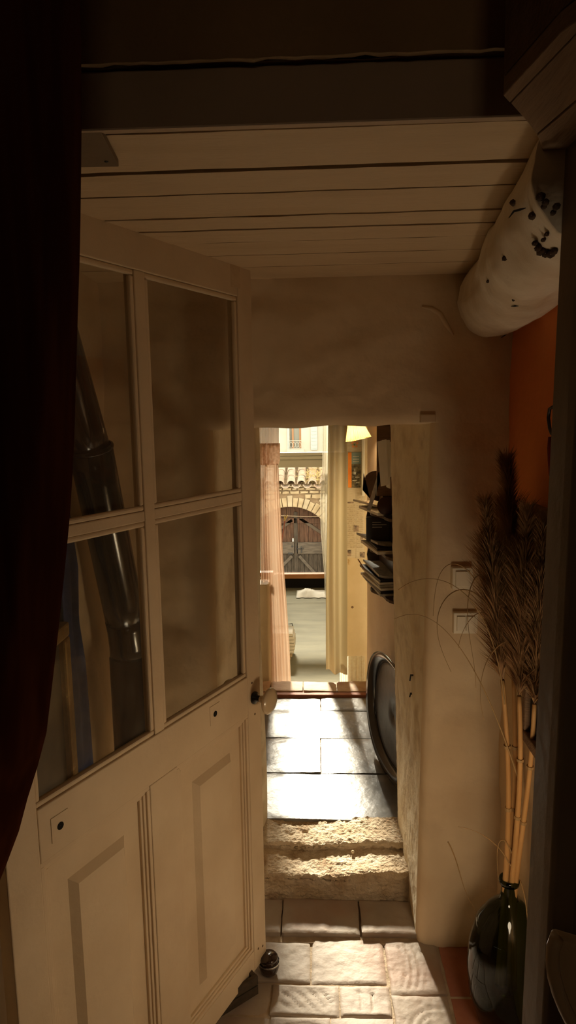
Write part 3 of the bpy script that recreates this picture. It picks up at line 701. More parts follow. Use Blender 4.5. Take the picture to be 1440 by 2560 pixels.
    # sheath blades
blades = [
    [(1290, 2195, 1.69), (1262, 2120, 1.67), (1225, 2090, 1.65), (1180, 2070, 1.64), (1145, 2067, 1.63)],
    [(1290, 2170, 1.69), (1275, 2100, 1.67), (1250, 2070, 1.66), (1236, 2100, 1.65), (1242, 2150, 1.65), (1246, 2200, 1.65)],
    [(1300, 1960, 1.66), (1235, 1760, 1.62), (1190, 1660, 1.60), (1120, 1545, 1.58), (1060, 1510, 1.56), (985, 1548, 1.55)],
    [(1262, 1760, 1.64), (1240, 1560, 1.60), (1190, 1470, 1.58), (1120, 1430, 1.56), (1050, 1430, 1.55), (995, 1475, 1.55)],
    [(1250, 1640, 1.64), (1215, 1420, 1.62), (1150, 1370, 1.60), (1095, 1390, 1.58), (1088, 1440, 1.57), (1083, 1540, 1.57)],
    [(1240, 1560, 1.64), (1195, 1440, 1.62), (1130, 1440, 1.60), (1080, 1500, 1.58), (1070, 1560, 1.57), (1100, 1620, 1.57), (1128, 1680, 1.57)],
    [(1245, 1500, 1.64), (1205, 1380, 1.62), (1175, 1430, 1.60), (1152, 1500, 1.59), (1160, 1560, 1.59), (1190, 1640, 1.59), (1190, 1720, 1.59)],
    [(1262, 1580, 1.64), (1215, 1500, 1.62), (1180, 1520, 1.60), (1150, 1580, 1.59), (1146, 1620, 1.59)],
    [(1275, 1600, 1.6), (1235, 1610, 1.6), (1205, 1650, 1.6), (1188, 1720, 1.59), (1210, 1800, 1.59)],
    [(1120, 2105, 1.75), (1140, 2140, 1.76), (1158, 2200, 1.77), (1154, 2235, 1.78), (1180, 2260, 1.78), (1200, 2290, 1.78)],
    [(1300, 2200, 1.66), (1320, 2260, 1.60), (1322, 2320, 1.58), (1316, 2380, 1.57)],
]
labs = ['low arching dry blade reaching left of the vase neck', 'small looped dry blade beside the vase neck', 'longest arching dry blade sweeping left across the switches',
        'arching dry blade above the longest one, reaching the doorway edge', 'thin looped blade hanging left of the upper switch', 'drooping blade bending down left of the lower switch',
        'thin blade hanging straight across the lower switch', 'short hooked blade in front of the lower switch', 'fine blade curling below the lower switch', 'crooked thin blade sticking out low against the pale wall', 'thin pale blade drooping over the vase shoulder']
bg_ = thing('dry_leaves', vt+Vector((0, 0, .015)), 'long thin dry leaf blades arching out of the green vase', 'dried leaves')
for bpts, lb in zip(blades, labs):
    ps = bez([PY(*p) for p in bpts], 26); n = len(ps)
    o = MB().tube(ps, [max(.0005, max(.0006, .0021*(1-k/n))) for k in range(n)], 5).build('leaf_blade', 'blade', bg_, smooth=True)

# pale chair back, bottom right corner
ch = thing('chair', (.42, .62, 0), 'pale wooden chair back with curved edge in the bottom right corner', 'chair')
edge = [(1392, 2345), (1383, 2370), (1381, 2400), (1385, 2440), (1396, 2480), (1412, 2520), (1432, 2560), (1455, 2600)]
E0 = [PY(x, y, .66) for x, y in edge]
cb = MB(); outer = E0; inner = [PY(1600, y-20, .66) for x, y in edge]
cb.prism(outer+[Vector((outer[-1].x+.25, .66, outer[-1].z)), Vector((outer[0].x+.25, .66, outer[0].z-.08))], (0, .018, 0)); cb.build('backrest', 'palewood', ch, bevel=.005)
MB().tube(E0, .0075, 8).build('rim', 'palewood', ch, smooth=True)
bx = outer[-1].x+.06
for k in (0, .16):
    MB().tube([(bx+k, .67, outer[-1].z-.06+.10), (bx+k, .68, .0)], [.016, .014], 8).build('leg', 'palewood', ch, smooth=True)
    MB().tube([(bx+k, .35, .45), (bx+k, .34, .0)], [.016, .014], 8).build('leg', 'palewood', ch, smooth=True)
MB().box((bx-.03, .32, .44), (bx+.2, .69, .47)).build('seat', 'palewood', ch, bevel=.006)

# near velvet curtain
YC = .72
ed = [(2.75, 207), (2.4, 207), (2.2, 205), (2.0, 204)]
edge_px = [(-400, 208), (0, 207), (300, 205), (600, 200), (850, 190), (1150, 176), (1300, 166), (1450, 152), (1650, 131), (1800, 112), (1900, 98), (1935, 88), (1990, 62), (2060, 45), (2150, 20), (2300, -40), (2700, -160)]
epts = sorted([(PY(x, y, YC).z, PY(x, y, YC).x) for y, x in edge_px])
def curt(u, v):
    z = lerp(.62, 2.88, v); xr_ = interp(epts, z)-.010; xl = xr_-.75
    g = 1-min(1, max(0, (z-.9)/1.0))
    x = lerp(xr_, xl, u)
    ph = u*26*(1+.2*g)+1.5*v
    return (x, YC+.042*math.cos(ph)*(1-.3*g)+.01*math.cos(u*61+v*3)+.012*nz(u*4, v*3, 0, 2)-.03*(1-math.cos(0)), z)
cu = MB().grid(150, 50, curt); tag(cu.build('velvet_curtain', 'velvet', smooth=True, solid=.004), 'dark red brown velvet curtain hanging close at the left edge', 'curtain')
# tied lower bunch of the curtain is part of the same hanging

# ================================================================== CORRIDOR OBJECTS
# oval tray leaning on the right wall
ty = thing('oval_tray', (.30, 2.75, ZF), 'black oval serving tray leaning upright against the corridor wall', 'tray')
hy, hz = .33, .262
b0 = Vector((.338, 2.80, ZF+.004)); yaw = Vector((-.20, 1, 0)).normalized()
upv = Vector((.03, .006, 1)).normalized()*1.0; upv = (upv-yaw*upv.dot(yaw)).normalized(); ctr = b0+upv*hz; nrm = yaw.cross(upv)
if nrm.x > 0: nrm = -nrm
def tray_pt(r, an, h):
    c, s_ = math.cos(an), math.sin(an); c = math.copysign(abs(c)**.85, c); s_ = math.copysign(abs(s_)**.85, s_)
    return ctr+yaw*(hy*r*c)+upv*(hz*r*s_)+nrm*h
def tray_ring(rings, seg=64):
    mb = MB(); mb.grid(seg, len(rings)-1, lambda u, v: tray_pt(rings[int(round(v*(len(rings)-1)))][0], 2*math.pi*u, rings[int(round(v*(len(rings)-1)))][1]), closeu=True); return mb
tray_ring([(.001, .004), (.3, .004), (.6, .004), (.78, .004), (.82, .008)]).build('base', 'tray', ty, smooth=True, solid=.003)
tray_ring([(.82, .008), (.88, .026), (.94, .036), (1.0, .040), (1.005, .036), (.97, .028)]).build('rim', 'enamel', ty, smooth=True, solid=.002)
# wall shelf
sh = thing('wall_shelf', (.31, 3.1, ZF+.75), 'dark wooden three-tier wall shelf with scalloped fronts full of papers', 'shelf')
def wx(y): return lerp(.41, .302, min(1, 1.15*(y-YB)/(3.84-YB)))-.006
def front(t, d): return d*math.sin(math.pi*min(1, t*1.02))**.55 if 0 < t < 1 else 0
tiers = [(PY(960, 1300, 2.82).z, .085, 2.80, 3.40), (PY(960, 1398, 2.80).z, .09, 2.78, 3.38), (PY(960, 1506, 2.78).z, .09, 2.76, 3.36)]
for (tz, dep, y0, y1) in tiers:
    pts = [Vector((wx(y0), y0, tz))]+[Vector((wx(lerp(y0, y1, k/20))-front(k/20, dep)*(1+.14*math.sin(k/20*19)), lerp(y0, y1, k/20), tz)) for k in range(1, 20)]+[Vector((wx(y1), y1, tz))]
    MB().prism(list(reversed(pts)), (0, 0, -.014)).build('shelf_board', 'shelf', sh, bevel=.002)
zt_ = tiers[0][0]+.17; zb_ = tiers[2][0]-.02
MB().box((0, 2.76, zb_), (.010, 3.40, tiers[0][0]+.06), lambda x, y, z: Vector((wx(y)-x, y, z))).build('back_board', 'shelf', sh)
sp = [(0, zb_), (.05, zb_+.03), (.07, zb_+.12), (.05, zb_+.2), (.075, zb_+.3), (.055, zb_+.4), (.085, zb_+.52), (.088, zt_-.07), (.084, zt_-.045), (.075, zt_-.024), (.06, zt_-.009), (.044, zt_-.002), (.03, zt_), (0, zt_)]
MB().prism([Vector((wx(3.3)-a, 3.30, b)) for a, b in sp], (0, .014, 0)).build('side_board', 'shelf', sh, bevel=.002)
random.seed(5)
def slab(name, m, tz, y0, y1, d, th, dz, label, cat, group=None, ang=0, curl=.0, x0=.006):
    cy0 = (y0+y1)/2; base_x = wx(cy0)-x0
    def fn(x, y, z):
        a = R(ang); dx, dy = x, y-cy0; X = dx*math.cos(a)-dy*math.sin(a); Y_ = dx*math.sin(a)+dy*math.cos(a)
        return Vector((base_x-X, cy0+Y_, tz+dz+z+curl*max(0, x/d-.4)**2))
    mb = MB(); n = 6
    def top(u, v): return fn(u*d, lerp(y0, y1, v), th)
    def bot(u, v): return fn(u*d, lerp(y0, y1, v), 0)
    mb.grid(n, 4, top); mb.grid(n, 4, bot)
    mb.grid(n, 1, lambda u, v: fn(u*d, y0, th*v)); mb.grid(n, 1, lambda u, v: fn(u*d, y1, th*v)); mb.grid(4, 1, lambda u, v: fn(d, lerp(y0, y1, u), th*v)); mb.grid(4, 1, lambda u, v: fn(0, lerp(y0, y1, u), th*v))
    return tag(mb.build(name, m), label, cat, group)
T1, T2, T3 = [t[0] for t in tiers]
G = 'papers and magazines on the wall shelf'
slab('paper_stack', 'paper', T1, 2.95, 3.22, .10, .012, .001, 'white papers on the top tier of the wall shelf, lowest sheets', 'papers', G, -14, .0)
slab('paper_stack', 'paper', T1, 3.06, 3.28, .115, .010, .018, 'crumpled white paper sticking out highest on the top tier', 'papers', G, -22, .035)
slab('magazine', 'paper', T2, 2.90, 3.20, .10, .012, .001, 'white magazine at the bottom of the middle tier pile', 'magazine', G, -10)
slab('magazine', 'book', T2, 2.92, 3.18, .085, .010, .014, 'black covered magazine inside the middle tier pile', 'magazine', G, -6)
slab('magazine', 'bluepaper', T2, 2.96, 3.24, .105, .010, .025, 'grey white magazine with lifted corner on top of the middle tier pile', 'magazine', G, -16, .03)
for k, (m_, lb) in enumerate((('bluepaper', 'lowest grey magazine on the bottom tier of the shelf'), ('book', 'black magazine second from the bottom on the lowest tier'), ('paper', 'white magazine third in the lowest tier pile'), ('bluepaper', 'grey magazine fourth in the lowest tier pile'), ('paper', 'white magazine fifth in the lowest tier pile'), ('book', 'dark magazine near the top of the lowest tier pile'), ('bluepaper', 'topmost grey magazine with raised corner, lowest tier'))):
    slab('magazine', m_, T3, 2.88+.006*k, 3.20+.008*k, .085+.004*(k % 3), .010, .001+.0115*k, lb, 'magazine', G, -8-2*(k % 3), .03 if k == 6 else 0)
# standing dark book between top and middle tiers, with pale title lines
bk = thing('book', (.28, 3.0, T2+.036), 'upright black book with small pale title lines on the middle tier', 'book')
bx0 = PY(916, 1290, 3.02).x; bx1 = wx(3.02)-.012; bz1 = T1-.018
MB().box((bx0, 3.02, T2+.036), (bx1, 3.045, bz1)).build('cover', 'book', bk, bevel=.001)
for k, (a, b) in enumerate(((.25, .62), (.25, .85), (.25, .66))):
    z_ = lerp(T2+.036, bz1, .80-.10*k); MB().box((lerp(bx0, bx1, a), 3.0185, z_-.003), (lerp(bx0, bx1, b), 3.0199, z_)).build('title_line', 'ink', bk)
# leaning paper strip and dark folders on top tier
st = MB(); a0 = PY(946, 1180, 2.95); a1 = PY(917, 1275, 2.95)
st.prism([a0, a0+Vector((.02, 0, -.002)), a1+Vector((.016, 0, -.004)), a1], (0, .004, 0)); tag(st.build('paper_strip', 'bluepaper'), 'long narrow grey card leaning diagonally on the top tier', 'card')
fo = MB(); fo.box((wx(3.0)-.05, 3.0, T1+.002), (wx(3.0)-.004, 3.012, T1+.15)); tag(fo.build('folder', 'book'), 'black upright folder on the top tier of the wall shelf', 'folder')
fo = MB(); fo.lathe([(.0003, 0), (.04, 0), (.042, .002), (.04, .004), (.0003, .004)], (wx(2.93)-.046, 2.92, T1+.047), (-.2, -1, 0), 28); tag(fo.build('plate', 'redbook', smooth=True), 'round dark red plate standing on the top tier of the shelf', 'plate')
# pens
MB_ = MB().tube([PY(895, 1398, 3.1), PY(912, 1425, 3.1)], .003, 6); tag(MB_.build('pencil', 'pine'), 'brown pencil sticking out above the lowest magazine pile', 'pencil')
# hanging sheets
hs = thing('hanging_papers', (.29, 2.72, 1.5), 'fanned sheets of paper pinned on the wall above the shelf', 'papers')
for k, (xa, ya, xb, yb, xc, yc, xd, yd) in enumerate(((943, 1104, 966, 1098, 972, 1212, 952, 1216), (955, 1100, 975, 1100, 976, 1222, 966, 1218), (968, 1106, 980, 1104, 980, 1190, 972, 1195))):
    Y_ = 2.74+.012*k; MB().prism([PY(xa, ya, Y_), PY(xb, yb, Y_-.02), PY(xc, yc, Y_-.02), PY(xd, yd, Y_)], (0, .0015, 0)).build('sheet', 'paper', hs)
bd = MB(); a = PY(943, 1040, 2.95); b = PY(957, 1240, 2.95); bd.box((a.x, 2.95, b.z), (wx(2.95), 2.975, a.z+.1)); struct(bd.build('trim_6', 'wood_dark'))

# lit wall lamp
lm = thing('wall_lamp', (.25, 3.35, 1.62), 'glowing yellow pleated lampshade at the end of the corridor', 'lamp')
lc = PY(896, 1098, 3.32); axl = Vector((-.20, .10, 1)).normalized()
mb = MB()
def shf(u, v):
    an = 2*math.pi*u; r = lerp(.062, .026, v)+.0022*math.cos(an*34); a = axl.orthogonal().normalized(); b = axl.cross(a)
    return lc+axl*(.105*v)+(a*math.cos(an)+b*math.sin(an))*r
mb.grid(204, 4, shf, closeu=True); mb.build('shade', 'shade', lm, smooth=True)
MB().tube([lc+axl*.03, lc+axl*.14, lc+axl*.15+Vector((.07, .0, .02))], .006, 8).build('arm', 'gold', lm, smooth=True)
MB().lathe([(.0003, 0), (.012, .006), (.014, .018), (.009, .034), (.0003, .036)], lc+axl*.045, axl, 12).build('bulb', mat('bulb_glow', (1, .8, .5), emit=((1, .66, .30), 25)), lm, smooth=True)
pd = bpy.data.lights.new('bulb_light', 'POINT'); pd.energy = 1.1; pd.color = (1, .68, .34); pd.shadow_soft_size = .012
po = bpy.data.objects.new('bulb_light', pd); COL.objects.link(po); po.location = lc+axl*.02

# newspaper covered door leaf beyond, right
YP = 4.02
dn = struct(empty('door_2', (.2, YP, ZR))); 
a = PY(866, 1000, YP); 
MB().box((a.x-.01, YP, ZR), (.40, YP+.03, 2.2)).build('leaf', 'ochre', dn, bevel=.002)
def sticker(name, x0, y0, x1, y1, m, lift=.002, par=dn):
    a = PY(x0, y0, YP-lift); b = PY(x1, y1, YP-lift); return MB().box((a.x, YP-lift, b.z), (b.x, YP-lift+.0012, a.z)).build(name, m, par)
sticker('newspaper', 866, 1225, 890, 1394, 'news'); sticker('newspaper', 890, 1222, 911, 1396, 'news', .003); sticker('newspaper', 866, 1050, 912, 1226, 'news', .0015)
for y in range(1262, 1372, 5): sticker('text_line', 868, y, 887, y+2, 'newsink', .0035)
for y in range(1232, 1372, 5): sticker('text_line', 892, y, 908, y+2, 'newsink', .0042)
sticker('newspaper_photo', 868, 1255, 884, 1258, 'photo', .0045); sticker('newspaper_photo', 884, 1314, 897, 1329, 'photo', .0045); sticker('newspaper_photo', 864, 1375, 878, 1390, 'photo', .0045); sticker('newspaper_photo', 900, 1380, 912, 1394, 'photo', .0045); sticker('newspaper_photo', 901, 1336, 908, 1350, 'photo', .0045)
sticker('poster_edge', 870, 1131, 879, 1219, 'posterO', .0055); sticker('poster_sky', 879, 1131, 902, 1160, 'posterB', .005); sticker('poster_night', 878, 1160, 902, 1219, 'posterD', .005)
for y in (1140, 1147, 1153): sticker('poster_text', 882, y, 898, y+2, 'ink', .006)
for k, (x0, y0, x1, y1) in enumerate(((884, 1180, 890, 1186), (888, 1192, 899, 1194), (881, 1200, 892, 1202), (890, 1206, 899, 1208), (886, 1172, 888, 1178))): sticker('poster_light', x0, y0, x1, y1, 'ink', .006)
for (dx, dy) in ((0, -7), (-6, -2), (6, -2), (-4, 6), (4, 6)):
    c = PY(887+dx, 1110+dy, YP-.005); MB().lathe([(.0003, .001), (.007, .001), (.007, 0)], c, (0, -1, 0), 10).build('flower_petal', 'flower', dn)
MB().lathe([(.0003, .002), (.005, .002), (.005, 0)], PY(886, 1112, YP-.006), (0, -1, 0), 10).build('flower_centre', 'leaf', dn)
MB().lathe([(.0003, .001), (.007, .001), (.008, 0)], PY(881, 1518, YP-.001), (0, -1, 0), 10).build('knot_hole', 'wood_dark', dn)
MB().tube([PY(871, 1398, YP-.01), PY(867, 1402, YP-.01), PY(870, 1408, YP-.01), PY(873, 1402, YP-.01), PY(871, 1398, YP-.01), PY(872, 1412, YP-.01)], .0016, 5).build('key_ring', 'gold', dn)
a = PY(905, 1040, YP-.03); b = PY(912, 1240, YP-.03); MB().box((a.x, YP-.03, b.z), (b.x, YP-.002, a.z+.1)).build('glazing_strip', 'white', dn, bevel=.003)

# yellow door curtain
def sheet(name, m, Y, left, right, z0, z1, folds, amp, label, cat, nu=90, nv=40, hem=None, solid=.0):
    L_ = sorted([(PY(x, y, Y).z, PY(x, y, Y).x) for x, y in left]); R_ = sorted([(PY(x, y, Y).z, PY(x, y, Y).x) for x, y in right])
    def fn(u, v):
        zb = z0 if hem is None else z0+hem(u)
        z = lerp(zb, z1, v); x = lerp(interp(L_, z), interp(R_, z), u)
        return (x, Y+amp*math.sin(u*folds*2*math.pi+.8*math.sin(v*3))*(.6+.4*math.sin(v*2+u*5))+.3*amp*math.sin(u*folds*4.7+2), z)
    o = MB().grid(nu, nv, fn).build(name, m, smooth=True, solid=solid)
    return tag(o, label, cat) if label else o
zh = PY(840, 1683, 3.86).z
sheet('yellow_curtain', 'yellow', 3.86, [(821, 1000), (821, 1060), (818, 1300), (815, 1500), (815, 1690)], [(868, 1000), (868, 1690)], zh, 2.38, 1.7, .030, 'pale yellow curtain hanging at right of the corridor opening', 'curtain', hem=lambda u: .02-.035*min(u, .85)+.03*max(0, u-.85), solid=.0015)
cb_ = sheet('lace_curtain', 'lace', 3.93, [(848, 1600), (850, 1720)], [(912, 1600), (912, 1720)], ZR+.02, PY(870, 1640, 3.93).z, 6, .008, 'cream lace curtain hem behind the bottom of the yellow curtain', 'curtain')
# peach curtain
pk = thing('peach_curtain', (-.25, 3.9, ZR), 'sheer peach curtain with gathered band at left of the corridor opening', 'curtain')
def psheet(name, m, Y, left, right, zlo, zhi, folds, amp):
    o = sheet(name, m, Y, left, right, zlo, zhi, folds, amp, None, None); o.parent = pk
    for v in o.data.vertices: v.co -= Vector(pk['_org'])
    return o
psheet('drape', 'pink', 3.90, [(648, 1165), (650, 1300), (652, 1450), (655, 1720)], [(696, 1165), (700, 1250), (708, 1400), (716, 1500), (723, 1600), (728, 1720)], ZR+.01, PY(690, 1158, 3.9).z, 5, .020)
psheet('heading', 'pink', 3.90, [(646, 900), (645, 1110)], [(697, 900), (697, 1110)], PY(690, 1112, 3.9).z, 2.38, 4, .016)
psheet('gathered_band', 'pinkd', 3.885, [(644, 1105), (645, 1160)], [(700, 1105), (700, 1150), (696, 1162)], PY(690, 1162, 3.885).z, PY(690, 1108, 3.885).z, 3, .022)

# ochre newel at left with pine ledge
nw = thing('ochre_newel', (-.33, 3.76, ZR), 'square ochre painted post standing at the left end of the threshold', 'post')
a = PY(645, 1462, 3.82); b = PY(667, 1462, 3.82); c = PY(683, 1452, 4.05)
MB().prism([(a.x, 3.82, ZR), (b.x, 3.82, ZR), (b.x+.012, 3.845, ZR), (b.x+.012, 4.05, ZR), (a.x, 4.05, ZR)], (0, 0, a.z-ZR)).build('shaft', 'ochre', nw, bevel=.006)
a2 = PY(643, 1440, 4.04); MB().box((a.x-.02, 4.0, a.z+.004), (c.x+.005, 4.06, a.z+.03)).build('ledge', 'pine', nw, bevel=.004)

# ================================================================== ROOM BEYOND
fr = MB(); fr.box((-2, 3.72, ZR-.1), (1.6, YW+.15, ZR)); fr = struct(fr.build('floor_room', 'concrete'))
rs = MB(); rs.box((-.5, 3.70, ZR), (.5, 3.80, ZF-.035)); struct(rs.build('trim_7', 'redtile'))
ZT = 3.25
for nme, a, b in (('wall_room_left', (-1.9, 3.72, ZR), (-1.8, YW+.2, ZT)), ('wall_room_right', (1.4, 3.72, ZR), (1.5, YW+.2, ZT)), ('ceiling_room', (-1.9, 3.7, ZT), (1.5, YW+.2, ZT+.1)),
                  ('wall_room_near_left', (-1.9, 3.66, ZR), (-.36, 3.72, ZT)), ('wall_room_near_right', (.33, 3.80, ZR), (1.5, 3.86, ZT)), ('wall_room_near_top', (-1.9, 3.72, 2.40), (1.5, 3.80, ZT)),
                  ('wall_window_left', (-1.9, YW, ZR), (-.66, YW+.2, ZT)), ('wall_window_right', (.56, YW, ZR), (1.5, YW+.2, ZT)), ('wall_window_top', (-.66, YW, 3.12), (.56, YW+.2, ZT))):
    mb = MB(); mb.box(a, b); struct(mb.build(nme, 'roomwall'))
# window
wn_ = struct(empty('window_1', (-.05, YW, ZR)))
def wb(name, x0, x1, z0, z1, y0=YW-.01, y1=YW+.06, m='white', bev=.006): return MB().box((x0, y0, z0), (x1, y1, z1)).build(name, m, wn_, bevel=bev)
wb('frame_post', -.66, -.575, ZR, 3.12); wb('frame_post', .47, .56, ZR, 3.12); wb('frame_head', -.575, .47, 3.05, 3.12)
t0, t1 = PY(760, 1168, YW).z, PY(760, 1131, YW).z; tm = PY(760, 1149, YW).z
wb('transom', -.575, .47, t0, tm, YW-.02); wb('transom_moulding', -.575, .47, tm+.003, lerp(tm, t1, .5), YW-.045); wb('transom_cap', -.575, .47, lerp(tm, t1, .5)+.002, t1, YW-.03)
MB().box((-.57, YW+.02, t1+.005), (.465, YW+.024, 3.045)).build('pane', 'wpane', wn_); MB().box((-.57, YW+.02, .14), (.465, YW+.024, t0-.005)).build('pane', 'wpane', wn_)
wb('sash_post', PY(812, 1200, YW).x, PY(812, 1200, YW).x+.03, .12, t0-.003, YW, YW+.018)
rl = [PY(760, 1446, YW-.04).z, PY(760, 1435, YW-.04).z]
wb('bottom_rail', -.655, .555, rl[0], rl[1], YW-.05, YW+.03, 'pine', .003)
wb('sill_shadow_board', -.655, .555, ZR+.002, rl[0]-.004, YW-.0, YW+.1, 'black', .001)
# window sheers
sheet('sheer_curtain', 'sheer', 6.35, [(806, 900), (806, 1160), (800, 1250), (802, 1330), (811, 1440), (812, 1500)], [(822, 900), (822, 1500)], ZR+.02, 3.0, 3, .02, 'narrow white sheer curtain at the right side of the far window', 'curtain')
sheet('sheer_curtain', 'sheer', 6.30, [(630, 900), (630, 1440)], [(662, 900), (662, 1440)], ZR+.06, 3.0, 3, .02, 'white sheer curtain at the left side of the far window', 'curtain')
# crumpled white paper on the floor by the window
cp = MB(); a = PZ(725, 1468, ZR+.01)
cp.grid(30, 10, lambda u, v: (lerp(-.19, .12, u), lerp(6.30, 6.58, v)+.02*nz(u*4, v, 2, 2), ZR+.006+.05*math.sin(math.pi*v)*(.35+.65*math.exp(-((u-.35)/.22)**2))*(1+.3*nz(u*8, v*4, 0, 2))*(1 if 0 < u < 1 else .2)))
tag(cp.build('crumpled_sheet', 'paper', smooth=True), 'crumpled white sheet lying on the floor under the far window', 'sheet')
# small stool with folded linen at left
sl = thing('stool', (-.24, 4.75, ZR), 'small low stool carrying folded linen behind the peach curtain', 'stool')
sx, sy = -.26, 4.75; sz = PY(730, 1600, 4.7).z-.09
MB().box((sx-.10, sy-.11, sz-.02), (sx+.085, sy+.11, sz)).build('seat', 'ochre', sl, bevel=.004)
for ax_ in (-.08, .065):
    for ay_ in (-.09, .09): MB().tube([(sx+ax_, sy+ay_, ZR), (sx+ax_, sy+ay_, sz-.018)], .011, 8).build('leg', 'ochre', sl)
for k in range(6):
    zz = sz+.001+k*.026; e = [.098, .104, .108, .106, .100, .092][k]
    tag(MB().box((sx-.09, sy-.10, zz), (sx+e, sy+.10, zz+.024)).build('folded_linen', 'paper', bevel=.010, bseg=3, smooth=True), 'white folded linen in the pile behind the peach curtain, ' + ['lowest piece', 'second from the bottom', 'third from the bottom', 'third from the top', 'second from the top', 'topmost piece'][k], 'linen', 'folded linen pile')
zz = sz+.160; tag(MB().tube([(sx+.05, sy, zz), (sx+.05, sy, zz+.035), (sx+.085, sy, zz+.038), (sx+.088, sy, zz+.02)], .004, 6).build('wire_hook', 'iron'), 'thin black wire hook standing on the folded linen', 'hook')
# cane with yellow clip leaning at the window
cn = thing('cane', PY(700, 1420, 6.45), 'thin reddish cane with yellow forked tip leaning in the far window', 'cane')
MB().tube([(PY(690, 1430, 6.4).x, 6.42, ZR+.002), PY(699, 1430, 6.45), PY(706, 1340, 6.5), PY(712, 1302, 6.52)], .006, 6).build('rod', 'cane', cn)
MB().tube([PY(709, 1302, 6.52), PY(713, 1300, 6.52), PY(718, 1288, 6.52)], .005, 6).build('fork', 'yclip', cn); MB().tube([PY(713, 1300, 6.52), PY(710, 1288, 6.52)], .005, 6).build('fork', 'yclip', cn)
tag(MB().tube([PY(640, 1286, 7.2), PY(700, 1289, 7.2), PY(760, 1291, 7.2), PY(850, 1292, 7.2)], .0035, 5).build('clothesline', 'wire'), 'thin pale line stretched across outside the far window', 'line')

# ================================================================== OUTSIDE
ZS = -2.66; YG = 16.0
g = MB(); g.box((-12, YW+.25, ZS-.2), (12, 30, ZS)); struct(g.build('floor_street', 'street'))
zt1 = PY(750, 1212, YG).z
ax0 = PY(725, 1267, YG); AR = 1.05; hw = .86; acz = ax0.z-AR; axx = ax0.x; zsp = acz+math.sqrt(AR*AR-hw*hw)
sw = struct(empty('wall_street', (0, YG, ZS)))
mb = MB(); mb.box((-6, YG+.03, ZS), (axx-hw-.001, YG+.5, zt1)); mb.box((axx+hw+.001, YG+.03, ZS), (6, YG+.5, zt1)); mb.box((axx-hw-.001, YG+.03, ax0.z+.01), (axx+hw+.001, YG+.5, zt1))
n = 20
for k in range(n):
    x0 = axx-hw+2*hw*k/n; x1 = axx-hw+2*hw*(k+1)/n; h = lambda x: acz+math.sqrt(AR*AR-(x-axx)**2)
    mb.add([(x0, YG+.03, h(x0)), (x1, YG+.03, h(x1)), (x1, YG+.03, ax0.z+.02), (x0, YG+.03, ax0.z+.02), (x0, YG+.5, h(x0)), (x1, YG+.5, h(x1))], [(0, 1, 2, 3), (0, 4, 5, 1)])
mb.build('wall_core', 'rubblem', sw)
random.seed(12)
def stone(poly, m, d):
    cx_ = sum(p[0] for p in poly)/len(poly); cz_ = sum(p[1] for p in poly)/len(poly); mb = MB()
    o = [Vector((x, YG+.04, z)) for x, z in poly]; i1 = [Vector((lerp(x, cx_, .03), YG-.4*d, lerp(z, cz_, .03))) for x, z in poly]; i = [Vector((lerp(x, cx_, .22), YG-d, lerp(z, cz_, .22))) for x, z in poly]
    n = len(o); mb.add(o+i1+i, [(k, (k+1) % n, n+(k+1) % n, n+k) for k in range(n)]+[(n+k, n+(k+1) % n, 2*n+(k+1) % n, 2*n+k) for k in range(n)]+[tuple(range(2*n, 3*n))])
    return mb.build('stone', m, sw)
# voussoirs
nv = 17
for k in range(nv):
    a0 = math.pi/2-.95+1.9*k/nv+.006; a1 = math.pi/2-.95+1.9*(k+1)/nv-.006; r1 = AR+.27+random.uniform(-.05, .04)
    stone([(axx+AR*math.cos(a), acz+AR*math.sin(a)) if r == 0 else (axx+r1*math.cos(a), acz+r1*math.sin(a)) for a, r in ((a1, 0), (a0, 0), (a0, 1), (a1, 1))], random.choice(['rubble2', 'rubble', 'rubble']), random.uniform(.01, .03))
z = zsp-.5
while z < zt1-.02:
    hh = min(random.uniform(.07, .16), zt1-z); x = -1.9
    if zt1-z-hh < .05: hh = zt1-z
    while x < 1.5:
        ww = random.uniform(.10, .30)*(1 if hh > .1 else .9); xc, zc_ = x+ww/2, z+hh/2
        if math.hypot(xc-axx, zc_-acz) > AR+.29 or abs(xc-axx) > 1.16:
            g_ = .009; j = lambda: random.uniform(-.012, .012)
            P_ = [(x+g_+j(), z+g_+j()), (x+ww*.5, z+g_+j()*.8), (x+ww-g_+j(), z+g_+j()), (x+ww-g_+j()*.6, z+hh*.5), (x+ww-g_+j(), z+hh-g_+j()), (x+ww*.5, z+hh-g_+j()*.8), (x+g_+j(), z+hh-g_+j()), (x+g_+j()*.6, z+hh*.5)]
            stone(P_, random.choice(['rubble', 'rubble', 'rubble2']), random.uniform(.012, .05))
        x += ww
    z += hh
